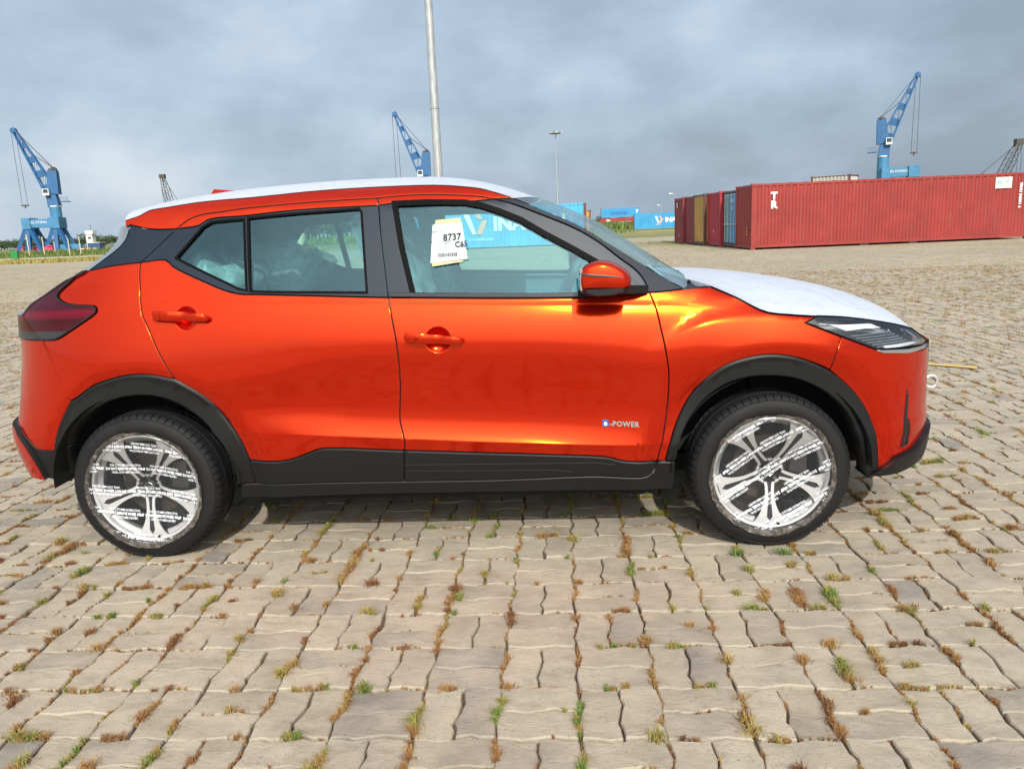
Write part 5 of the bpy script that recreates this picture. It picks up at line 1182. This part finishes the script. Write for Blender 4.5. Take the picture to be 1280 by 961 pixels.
# ---- handles, badge
def handle(part,ends,side,cut):
    (s0,z0),(s1,z1)=ends; m=12; par=part
    for nm,t0,t1 in (('door_handle',cut+.004,1.),('handle_cap',0.,cut-.004)):
        V=[];n=20
        for i in range(n+1):
            t=t0+(t1-t0)*i/n; s=s0+(s1-s0)*t; z=z0+(z1-z0)*t
            e=min(1,((i+.02)/n*5)**.5) if nm=='handle_cap' else min(1,((n-i+.02)/n*11)**.5)
            w=(.0205-.0045*max(0,(t-.3)/.7))*e+.0004; k=.013+.017*math.sin(math.pi*min(1,max(0,t)))**.5; th=.0075*e+.0004
            P,nn=SURF(np.array([s]),np.array([z]),0.,side); P=P[0];nn=nn[0]
            for q in range(m):
                a=2*math.pi*q/m; ca=math.copysign(abs(math.cos(a))**.55,math.cos(a)); sa=math.copysign(abs(math.sin(a))**.7,math.sin(a)); V.append(P+np.array([0,0,1])*w*ca+nn*(k+th*sa))
        F=[(i*m+q,i*m+(q+1)%m,(i+1)*m+(q+1)%m,(i+1)*m+q) for i in range(n) for q in range(m)]+[tuple(range(m)),tuple(n*m+q for q in range(m))]
        o=mk(nm,V,F,ORP,par); bm=bmesh.new(); bm.from_mesh(o.data); bmesh.ops.recalc_face_normals(bm,faces=bm.faces); bm.to_mesh(o.data); bm.free(); soft(o,50)
    return o
FD,RD=near_parts['fd'],near_parts['rd']
handle(FD,D['handle_f'][0],1,.19); handle(RD,D['handle_r'][0],1,.16)
s0,z0=D['handle_f'][0][0]; panel('lock_cover',loop([(s0+.050,z0+.002),(s0+.062,z0+.002),(s0+.062,z0-.010),(s0+.050,z0-.010),(s0+.050,z0+.002)]),SEAL,FD,1,off=.0345,rim=.002,bevel=.001,gap=0,feat=False)
def on_flank(mb,body,size,s,z,ux=1,off=.004,tilt=0.,**kw):
    V,F=text_geo(body,size,**kw); V=np.array(V); c,s_=math.cos(tilt),math.sin(tilt)
    P,n=SURF(s+V[:,0]*c-V[:,1]*s_,z+V[:,0]*s_+V[:,1]*c,off,1); mb.add(P,F); return mb
(bs0,bz0),(bs1,bz1)=D['badge'][0]; tl_=math.atan2(bz1-bz0,bs1-bs0)
panel('badge_tile',loop([(bs0-.004,bz0+.015),(bs0+.022,bz0+.014),(bs0+.022,bz0-.015),(bs0-.004,bz0-.014),(bs0-.004,bz0+.015)]),M('badge_blue',(.012,.085,.27),.25),FD,1,off=.003,rim=.004,bevel=.001,gap=0,feat=False,grid=.01)
b=MB(); on_flank(b,'e',.031,bs0+.009,bz0+.001,off=.0055,bold=.0007); b.obj('badge_letter',WHITE,FD)
b=MB(); on_flank(b,'-POWER',.029,bs0+.026,bz0-.002,off=.0045,tilt=tl_,align='LEFT',bold=.0012,space=1.12); b.obj('badge_letter',CHROME,FD)
# ---- door mirror
def mirror(side,door):
    sec=[(.553,1.112),(.550,1.150),(.560,1.190),(.585,1.206),(.626,1.214),(.668,1.206),(.706,1.186),(.732,1.162),(.739,1.142),(.735,1.120),(.724,1.109),(.64,1.110)]
    cx,cz=.640,1.150; ys=[(-.835,.80),(-.87,.93),(-.91,1.0),(-.96,1.02),(-1.0,1.0),(-1.022,.955),(-1.034,.87),(-1.040,.70),(-1.042,.08)]; 
    P=np.array(sec); Q=np.array(dens([tuple(p) for p in np.vstack([P,P[:1]])],.012))[:-1]; n=len(Q); V=[]
    for y,k in ys: V+=[(cx+(x-cx)*k+(y+.95)*.10,y*side if True else y,cz+(z-cz)*k*(1 if z<cz else 1)) for x,z in Q]
    F=[(i*n+j,i*n+(j+1)%n,(i+1)*n+(j+1)%n,(i+1)*n+j) for i in range(len(ys)-1) for j in range(n)]+[tuple((len(ys)-1)*n+j for j in range(n))]
    def fin(o,a=42): bm=bmesh.new(); bm.from_mesh(o.data); bmesh.ops.recalc_face_normals(bm,faces=bm.faces); bm.to_mesh(o.data); bm.free(); return soft(o,a)
    m=fin(mk('door_mirror',V,F,ORP,CAR),50)
    b=MB(); V=[]
    low=[(.548,1.113),(.553,1.094),(.60,1.080),(.68,1.082),(.735,1.094),(.741,1.113)]
    V=[];ys2=[(-.80,.9),(-.9,1.),(-.98,1.0),(-1.02,.9),(-1.035,.72)]
    for y,k in ys2: V+=[(cx+(x-cx)*k+(y+.95)*.10,y*side,1.113+(z-1.113)*k) for x,z in low]
    n=len(low); F=[(i*n+j,i*n+(j+1)%n,(i+1)*n+(j+1)%n,(i+1)*n+j) for i in range(len(ys2)-1) for j in range(n)]+[tuple((len(ys2)-1)*n+j for j in range(n)),tuple(range(n))]
    fin(mk('mirror_base',V,F,BLKP,m),35)
    b=MB(); b.bar((.665,-.90*side,1.096),(.80,-.80*side,1.088),.055,.034,.07,.03); fin(b.obj('mirror_arm',BLKP,m))
    # indicator strip follows the shell
    b=MB(); pts=[]
    for t in np.linspace(0,1,14):
        x=.556+.155*t; z=1.170-.016*t; pts.append((x-.012,-side*float(np.interp(t,[0,.04,.12,.22,1],[1.0,1.026,1.039,1.0445,1.0435])),z))
    b.tube(pts,[.0035]+[.0052]*8+[.004,.0035,.003,.0025,.002],6); fin(b.obj('indicator_strip',INDI,m))
    b=MB(); gl=[(cx+(x-cx)*.93-.0,z) for x,z in sec]; 
    b.box((.549,-.945*side,1.150),(.008,.15,.085)); b.obj('mirror_glass',CHROME,m)
INDI=M('indicator_lens',(.10,.09,.085),.15,.4); mirror(1,FD); mirror(-1,None)
for sd_ in (1,-1): panel('mirror_sail',loop([(.585,1.095),(.81,1.083),(.70,1.185),(.625,1.20),(.585,1.095)]),PILL,CAR,sd_,off=.004,rim=.01,feat=False,gap=0)

# ---- wheels
def wheel(x,side,film_tilt,seed):
    y0=-.762; cz=.3205
    prof=[(.228,-.088),(.236,-.096),(.250,-.1035),(.272,-.1065),(.292,-.1035),(.304,-.0985),(.3055,-.0965),(.3075,-.0975),(.316,-.089)]
    tb=MB(); P=64; rows=prof+[('t0',-.084),('t1',-.066),('t2',-.0655),('t3',-.034),('t4',-.0335),('t5',-.026),('t6',-.0255),('t6',.0255),('t5',.026),('t4',.0335),('t3',.034),('t2',.0655),('t1',.066),('t0',.084)]+[(r,-t) for r,t in prof[::-1]]
    V=[];m=len(rows);NA=P*4
    for k in range(NA):
        ph=k%4; a=2*math.pi*(k//4+(0,.78,.80,.98)[ph])/P; cut=ph>=2
        for r,t in rows:
            if isinstance(r,str):
                r={'t0':.3205,'t1':.3255,'t2':.3190,'t3':.3265,'t4':.3190,'t5':.3190,'t6':.3268}[r]-(.0055 if cut and r in('t0','t1') else .002 if cut and r=='t3' else 0)
            elif cut and r==.316: r=.3125
            V.append((r*math.cos(a),t,r*math.sin(a)))
    F=[(k*m+i,k*m+i+1,((k+1)%NA)*m+i+1,((k+1)%NA)*m+i) for k in range(NA) for i in range(m-1)]
    # barrel is the wheel itself
    w=MB(); w.lathe([(.219,-.060),(.2225,-.090),(.2265,-.0955),(.2335,-.0975),(.2385,-.0945),(.236,-.088),(.228,-.080),(.212,-.070),(.200,-.05),(.198,.085),(.236,.094)],72)
    wh=w.obj('wheel',ALU,CAR,fix=True); wh.location=(x,y0 if side>0 else -y0,cz); soft(wh,35)
    if side<0: wh.rotation_euler=(0,0,math.pi)
    ty=mk('tyre',V,F,RUB,wh); bm=bmesh.new(); bm.from_mesh(ty.data); bmesh.ops.recalc_face_normals(bm,faces=bm.faces); bm.to_mesh(ty.data); bm.free(); soft(ty,28)
    b=MB(); b.lathe([(.197,.08),(.197,-.052),(.205,-.060)],48); b.obj('inner_barrel',DARKW,wh)
    b=MB(); b.lathe([(.03,.012),(.14,.012),(.14,-.006),(.03,-.006)],48); 
    d=b.obj('brake_disc',M('disc_steel',(.075,.055,.042),.45,.6),wh,fix=True)
    b=MB(); b.box((.125,-.005,.03),(.07,.06,.15)); b.obj('brake_calliper',STEEL,wh)
    b=MB(); b.lathe([(.01,-.045),(.062,-.045),(.068,-.02),(.07,.0),(.01,.0)],40); b.obj('hub',DARKW,wh,fix=True)
    # five twin-blade spokes
    gu=[(.045,.0065),(.09,.0058),(.13,.0072),(.165,.010),(.190,.0118)]
    hu=[(.045,.0235),(.062,.0200),(.085,.0190),(.11,.0205),(.135,.0255),(.160,.0335),(.185,.0460),(.205,.0600),(.2205,.0770)]
    G=np.array(dens(gu,.01)); H=np.array(dens(hu,.008))
    face=lambda u:-.0680-.022*min(1,max(0,(u-.05)/.15))**.8
    for k in range(5):
        a=-math.pi/2+2*math.pi*k/5; ca,sa=math.cos(a),math.sin(a)
        def pl(u,v,y): return (u*ca-v*sa,y,u*sa+v*ca)
        # dark body
        b=MB(); V=[];F=[]
        for u,hh in H: V+=[pl(u,-hh,face(u)+.003),pl(u,hh,face(u)+.003),pl(u,hh*.92,face(u)+.045),pl(u,-hh*.92,face(u)+.045)]
        for i in range(len(H)-1):
            o_=4*i; F+=[(o_,o_+1,o_+5,o_+4),(o_+1,o_+2,o_+6,o_+5),(o_+2,o_+3,o_+7,o_+6),(o_+3,o_,o_+4,o_+7)]
        b.add(V,F); sp=b.obj('spoke',DARKW,wh,fix=True)
        # machined blades on either side of the groove
        for sg in (-1,1):
            V=[];F=[]; us=np.linspace(.045,.2195,20)
            for u in us:
                g=np.interp(u,G[:,0],G[:,1]) if u<.19 else .0118*max(0.02,1-((u-.19)/.012)**2)**.5 if u<.202 else .0003; hh=np.interp(u,H[:,0],H[:,1])
                inner=max(g,hh-.0125-1.1*max(0,u-.09)) if u<.19 else g
                V+=[pl(u,sg*inner,face(u)),pl(u,sg*(hh-.001),face(u)),pl(u,sg*hh,face(u)+.004),pl(u,sg*inner,face(u)+.006)]
            for i in range(len(us)-1): o_=4*i; F+=[(o_,o_+1,o_+5,o_+4),(o_+1,o_+2,o_+6,o_+5),(o_+3,o_,o_+4,o_+7)]
            b=MB(); b.add(V,F); soft(b.obj('spoke_face',ALU,sp,fix=True),35)
    b=MB()
    for k in range(5):      # machined arcs joining neighbouring blades round the hub
        a0_=-math.pi/2+2*math.pi*k/5+math.atan2(.0235,.045); a1_=-math.pi/2+2*math.pi*(k+1)/5-math.atan2(.0235,.045); V=[]
        for t in np.linspace(0,1,7):
            a=a0_+(a1_-a0_)*t; r=.0505+.004*abs(2*t-1)
            for rr,yy in ((r-.0065,-.0680),(r+.0035,-.0685),(r+.004,-.060),(r-.007,-.060)): V.append((rr*math.cos(a),yy,rr*math.sin(a)))
        b.add(V,[(4*i+q,4*i+(q+1)%4,4*i+4+(q+1)%4,4*i+4+q) for i in range(6) for q in range(4)])
    b.obj('hub_edge',ALU,wh,fix=True)
    b=MB(); b.lathe([(.0005,-.066),(.026,-.066),(.030,-.063),(.031,-.05)],32); cp=b.obj('hub_cap',DARKW,wh,fix=True); soft(cp,40)
    b=MB(); ring=[(.0175*math.cos(q),-.0665,.0175*math.sin(q)) for q in np.linspace(0,2*math.pi,25)]; b.tube(ring,.0022,6,False); b.box((0,-.0668,0),(.046,.004,.0062)); b.obj('emblem',CHROME,cp)
    b=MB()
    for k in range(5):
        a=-math.pi/2+2*math.pi*(k+.5)/5; c=(.040*math.cos(a)*1.0,0,.040*math.sin(a)); b.tube([(c[0]*.96,-.060,c[2]*.96),(c[0]*.96,-.045,c[2]*.96)],.0085,6)
    b.obj('wheel_nut',STEEL,wh)
    b=MB(); b.tube([(.03,-.092,-.2165),(.034,-.108,-.2145)],.004,6); b.obj('valve',SEAL,wh)
    if side<0: return wh
    # clear wrap film with printed warning, crumpled beyond the rim
    r=random.Random(seed); V=[(0,-.0745,0)];F=[]; na=96; rad=[.06,.12,.17,.205,.228,.238,.247,.255]; 
    for i,rr in enumerate(rad):
        for k in range(na):
            a=2*math.pi*k/na; q=rr; yy=(-.0735-.0285*min(1,max(0,(rr-.05)/.16))**.9) if rr<.23 else -.1065
            if i>=5: yy-=r.uniform(0,.006)+.001*i; q+=r.uniform(-.003,.003)+(.004*math.sin(a*5+seed) if i>6 else 0)
            if i>=6 and math.sin(a)<-.55: yy-=r.uniform(.0,.008); q+=.004
            if i<5: yy-=r.uniform(0,.0009)
            V.append((q*math.cos(a),yy,q*math.sin(a)))
    F=[(0,1+(k+1)%na,1+k) for k in range(na)]+[(1+i*na+k,1+i*na+(k+1)%na,1+(i+1)*na+(k+1)%na,1+(i+1)*na+k) for i in range(len(rad)-1) for k in range(na)]
    fo=mk('wrap_film',V,[f[::-1] for f in F],[FILMC,FILMW],wh); fo.data.polygons.foreach_set('use_smooth',[True]*len(fo.data.polygons))
    fo.data.polygons.foreach_set('material_index',[1 if (i>=na+na*5) else 0 for i in range(len(fo.data.polygons))])
    pr=MB(); ux=Vector((math.cos(film_tilt),0,math.sin(film_tilt))); uz=Vector((-math.sin(film_tilt),0,math.cos(film_tilt)))
    lines=(('FOR CUSTOMER SATISFACTION,',.0140,.0165,0),('DO NOT REMOVE WHEEL WRAP',.0175,0,.0004),('UNTIL CUSTOMER DELIVERY.',.0140,-.0165,0))
    for row in range(-3,4):
        v0=row*.100+(.012 if seed%2 else -.02); flip=(row%2==0)==(seed%2==0)
        for col in range(-3,4):
            u0=col*.168+(row%2)*.08+r.uniform(-.006,.006)
            if math.hypot(u0,v0)>.30: continue
            for body,sz,dv,bold in lines:
                TV,TF=text_geo(body,sz,'CENTER',1,.94,.0002+bold); TV=np.array(TV); sgn=-1 if flip else 1
                U=TV[:,0]*sgn*.66; Vv=(TV[:,1]+dv)*sgn; pu=u0+U; pv=v0+Vv+.004*np.sin(pu*14+row)
                rr=np.hypot(pu,pv); keep=[f for f in TF if all(rr[q]<.243 for q in f)]
                yy=np.where(rr<.23,-.0735-.0285*np.clip((rr-.05)/.16,0,1)**.9,-.1075)-.0035
                if keep: pr.add([tuple(ux*a_+uz*b_+Vector((0,y_,0))) for a_,b_,y_ in zip(pu,pv,yy)],keep)
    pr.obj('film_print',PRINT,fo)
    return wh
def film_mat(name,dens_,col):
    m=M(name,col,.12); tr=m.n('ShaderNodeBsdfTransparent'); mx=m.n('ShaderNodeMixShader'); nz=m.noise(m.coords('Object'),26,3,.6,1.5); fr=m.n('ShaderNodeFresnel'); fr.inputs[0].default_value=1.5
    m.bump(nz,.9,.012); m.l(m.math('ADD',m.math('MULTIPLY',fr.outputs[0],.8),m.ramp(nz,(.45,dens_*.25),(.66,dens_)),clamp=True),mx.inputs[0]); m.l(tr.outputs[0],mx.inputs[1]); m.l(m.b.outputs[0],mx.inputs[2]); m.l(mx.outputs[0],m.nt.nodes['Material Output'].inputs[0]); return m
FILMC=film_mat('clear_film',.015,(.5,.52,.54)); FILMW=film_mat('crumpled_film',.42,(.30,.26,.22)); PRINT=M('film_print_white',(.74,.76,.80),.5)
wheel(1.312,1,R(31),3); wheel(-1.330,1,R(-7),4); wheel(1.312,-1,0,5); wheel(-1.330,-1,0,6)
# ---- wheel housings and the dark inside of the body
for x in (1.312,-1.330):
    for sd_ in (1,-1):
        b=MB(); V=[];F=[]; na=28
        for k in range(na+1):
            a=math.pi*(0.0+1.0*k/na); 
            for r_,y in ((.405,-.855),(.405,-.52),(.0,-.52)): V.append((x+r_*math.cos(a),y*sd_,.33+r_*math.sin(a)*1.0))
        F=[(3*k+q,3*k+q+1,3*k+4+q,3*k+3+q) for k in range(na) for q in (0,1)]
        b.add(V,F); b.obj('wheel_housing',UNDER,CAR)
        b=MB(); b.bar((x,-.60*sd_,.32),(x-.25,-.35*sd_,.34),.06); b.bar((x+.02,-.58*sd_,.40),(x+.01,-.52*sd_,.72),.06); b.obj('suspension_arm',UNDER,CAR)
b=MB(); b.box((0,0,.30),(1.70,1.52,.16)); b.box((-1.62,0,.42),(.9,1.0,.3)); b.box((1.60,0,.40),(.8,1.0,.3)); b.box((0,0,.25),(3.2,.9,.08))
b.bar((-.86,-.66,.262),(-.80,-.66,.20),.02,.12); b.obj('underbody',UNDER,CAR)
def lining(side):
    W=lambda n:inset(loop(*[s for s in D[n]]),-.008)
    L=loop('clad_r_bot',[D['clad_r_bot'][0][-1],(.80,.32)],[(.80,.32),(.84,.6),(.86,1.00),(.80,1.12)],[(.80,1.12),(.60,1.24),(.30,1.42),(.16,1.462)],[(.16,1.462),(-.2,1.482),(-.6,1.48),(-1.1,1.455),(-1.26,1.42)],[(-1.26,1.42),(-1.34,1.30),(-1.5,1.20),(-1.5,.92)],[(-1.5,.92),(-1.12,.86),(-.90,.6),D['clad_r_bot'][0][0]])
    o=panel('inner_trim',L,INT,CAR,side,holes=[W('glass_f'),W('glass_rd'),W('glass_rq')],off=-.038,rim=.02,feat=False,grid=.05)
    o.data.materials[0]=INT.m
    L2=loop([(-1.66,.86),(-.93,.80),(-.9,.33),(.90,.30),(.93,.76),(1.30,.86),(1.66,.80),(1.80,.62),(2.0,.5),(2.0,.85),(1.4,.93),(1.05,1.05),(.60,1.03),(-.7,1.08),(-1.25,1.2),(-1.62,1.12),(-1.80,.97),(-1.95,.60),(-1.80,.62),(-1.66,.86)])
    panel('body_shell',L2,UNDER,CAR,side,off=-.022,rim=.01,feat=False,grid=.06)
lining(1); lining(-1)
# ---- cabin
b=MB(); b.box((-.25,0,.50),(2.2,1.40,.06)); b.obj('cabin_floor',INTD,CAR)
b=MB(); b.box((-1.42,0,.80),(.5,.96,.50)); b.obj('luggage_floor',INTD,CAR)
b=MB(); b.prism([(.58,.62),(.60,.99),(.66,1.035),(.98,1.055),(1.02,.62)],-.70,.70); soft(b.obj('dashboard',INTD,CAR,fix=True),40)
b=MB(); ring=[(.0,.185*math.cos(a),.185*math.sin(a)) for a in np.linspace(0,2*math.pi,33)]; tl2=R(-26)
cs_,sn_=math.cos(tl2),math.sin(tl2)
b.tube([(x*cs_-z*sn_+.475,y-.36,x*sn_+z*cs_+1.01) for x,y,z in ring],.018,8,False); b.tube([(.47,-.36,1.01),(.66,-.36,.93)],.03,8); b.bar((.475,-.54,1.01),(.475,-.18,1.01),.05,.03); soft(b.obj('steering_wheel',INTD,CAR))
def seat(x,y,back=R(20),cover=True,head=True,name='front_seat'):
    def rb(a,bx,rr=.05):
        m=bpy.data.meshes.new('s'); return m
    def cushion(nm,c,d,rot,parent,mat,puff=.35):
        bm=bmesh.new(); bmesh.ops.create_cube(bm,size=1.); bmesh.ops.subdivide_edges(bm,edges=bm.edges[:],cuts=3,use_grid_fill=True)
        for v in bm.verts:
            p=v.co*2; r=max(abs(p.x)**4+abs(p.y)**4+abs(p.z)**4,1e-6)**.25; L=p.length; v.co=(p*(1-puff)+p/ max(r,1e-6)*0+p.normalized()*min(L,1.15)*puff)*.5
            v.co.x*=d[0]; v.co.y*=d[1]; v.co.z*=d[2]
        me=bpy.data.meshes.new(nm); bm.to_mesh(me); bm.free(); me.materials.append(mat.m); me.polygons.foreach_set('use_smooth',[True]*len(me.polygons))
        o=bpy.data.objects.new(nm,me); link(o,parent); o.location=c; o.rotation_euler=(0,rot,0); return o
    st=cushion(name,(x,y,.68),(.50,.48,.18),0,CAR,CLOTH)
    cushion('backrest',(-.30,0,.36),(.16,.46,.66),-back,st,CLOTH)
    if head: cushion('headrest',(-.44,0,.74),(.12,.26,.20),-back,st,CLOTH)
    if cover:
        r=random.Random(int(x*100+y*1000)); 
        o=cushion('plastic_cover',(-.31,0,.40),(.24,.54,.80),-back,st,BAG,.5)
        for v in o.data.vertices: v.co.x+=r.gauss(0,.016); v.co.z+=r.gauss(0,.02); v.co.y+=r.gauss(0,.012)
    return st
seat(.06,-.36,R(16)); seat(.06,.36,R(16)); 
seat(-.78,-.36,R(22),True,False,'rear_seat'); seat(-.78,.36,R(22),True,False,'rear_seat')
# loose bagging on the rear seat tops
for (cx,cy,cz,sx,sy,sz,sdv) in ((-1.08,-.30,1.17,.17,.25,.09,1),(-.83,-.12,1.20,.13,.18,.12,2),(-.96,.28,1.18,.2,.25,.1,3),(-1.02,.0,1.24,.12,.2,.10,4)):
    bm=bmesh.new(); bmesh.ops.create_icosphere(bm,subdivisions=3,radius=1.); r=random.Random(sdv)
    from mathutils import noise as mn
    for v in bm.verts:
        k=1+.35*mn.noise(v.co*1.7+Vector((sdv*7,0,0)))+.25*abs(mn.noise(v.co*4.+Vector((0,sdv*5,0)))); v.co=Vector((v.co.x*sx*k,v.co.y*sy*k,v.co.z*sz*k))
    me=bpy.data.meshes.new('plastic_bag'); bm.to_mesh(me); bm.free(); me.materials.append(BAG.m); me.polygons.foreach_set('use_smooth',[True]*len(me.polygons)); o=bpy.data.objects.new('plastic_bag',me); link(o,CAR); o.location=(cx,cy,cz)

# ---- paper sheet on the front window
def sheet():
    def at(s,z,o=.006): P,_=SURF(np.array([s]),np.array([z]),o,1); return Vector(P[0])
    A,B_,Cc,Dd=[(-.056,1.366),(.070,1.372),(.093,1.232),(-.064,1.226)][:4] if False else ((-.040,1.372),(.080,1.378),(.102,1.232),(-.050,1.222))
    t=thing('paper_label','white paper label printed 8737 on the front door window with tan tape','paper sheet',(0,0,0))
    n,m=8,8; V=[]
    for j in range(m+1):
        for i in range(n+1):
            u,v=i/n,j/m; s=(Dd[0]*(1-u)+Cc[0]*u)*(1-v)+(A[0]*(1-u)+B_[0]*u)*v; z=(Dd[1]*(1-u)+Cc[1]*u)*(1-v)+(A[1]*(1-u)+B_[1]*u)*v
            V.append(at(s,z,.006+.004*math.sin(u*3.1)*math.sin(v*3.1)+.012*max(0,.25-v)*4*u*u*.3))
    P=M('paper_white',(.54,.61,.63),.8); P.b.inputs['Subsurface Weight'].default_value=0
    mk('sheet',V,[(j*(n+1)+i,j*(n+1)+i+1,(j+1)*(n+1)+i+1,(j+1)*(n+1)+i) for j in range(m) for i in range(n)],P,t,True)
    TP=M('tan_tape',(.36,.32,.17),.5)
    for c in (((-.028,1.392),(.074,1.397),(.078,1.376),(-.034,1.370)),((-.046,1.226),(.088,1.235),(.080,1.222),(-.042,1.208))):
        mk('tape',[at(*q,.0045) for q in c],[(0,1,2,3)],TP,t)
    ink=MB(); I=M('ink_black',(.03,.03,.035),.8)
    def w(body,size,s,z,**kw):
        TV,TF=text_geo(body,size,**kw); TV=np.array(TV); ti=R(2.5); 
        Q,_=SURF(s+TV[:,0]*math.cos(ti)-TV[:,1]*math.sin(ti),z+TV[:,0]*math.sin(ti)+TV[:,1]*math.cos(ti),.0125,1); ink.add(Q,TF)
    w('8737',.037,.040,1.318,bold=.0011); w('C65',.031,.077,1.289,bold=.0009); w('AREA  SPOT',.011,-.012,1.343); w('NC',.012,-.045,1.302)
    for k in range(4): w('MODEL CODE LOT 2117'[:17-k*3],.0075,.002,1.302-.011*k+.002)
    w('YARD CHECK SHEET',.007,-.005,1.357); w('SHIP TO LOT',.008,.035,1.299)
    rr=random.Random(4); x=-.018
    while x<.062:
        wd=rr.uniform(.0012,.004); Q,_=SURF(np.array([x,x+wd,x+wd,x]),np.array([1.243,1.2435,1.258,1.2575]),.0125,1); ink.add(Q,[(0,1,2,3)]); x+=wd+rr.uniform(.0012,.003)
    ink.obj('print',I,t)
sheet()
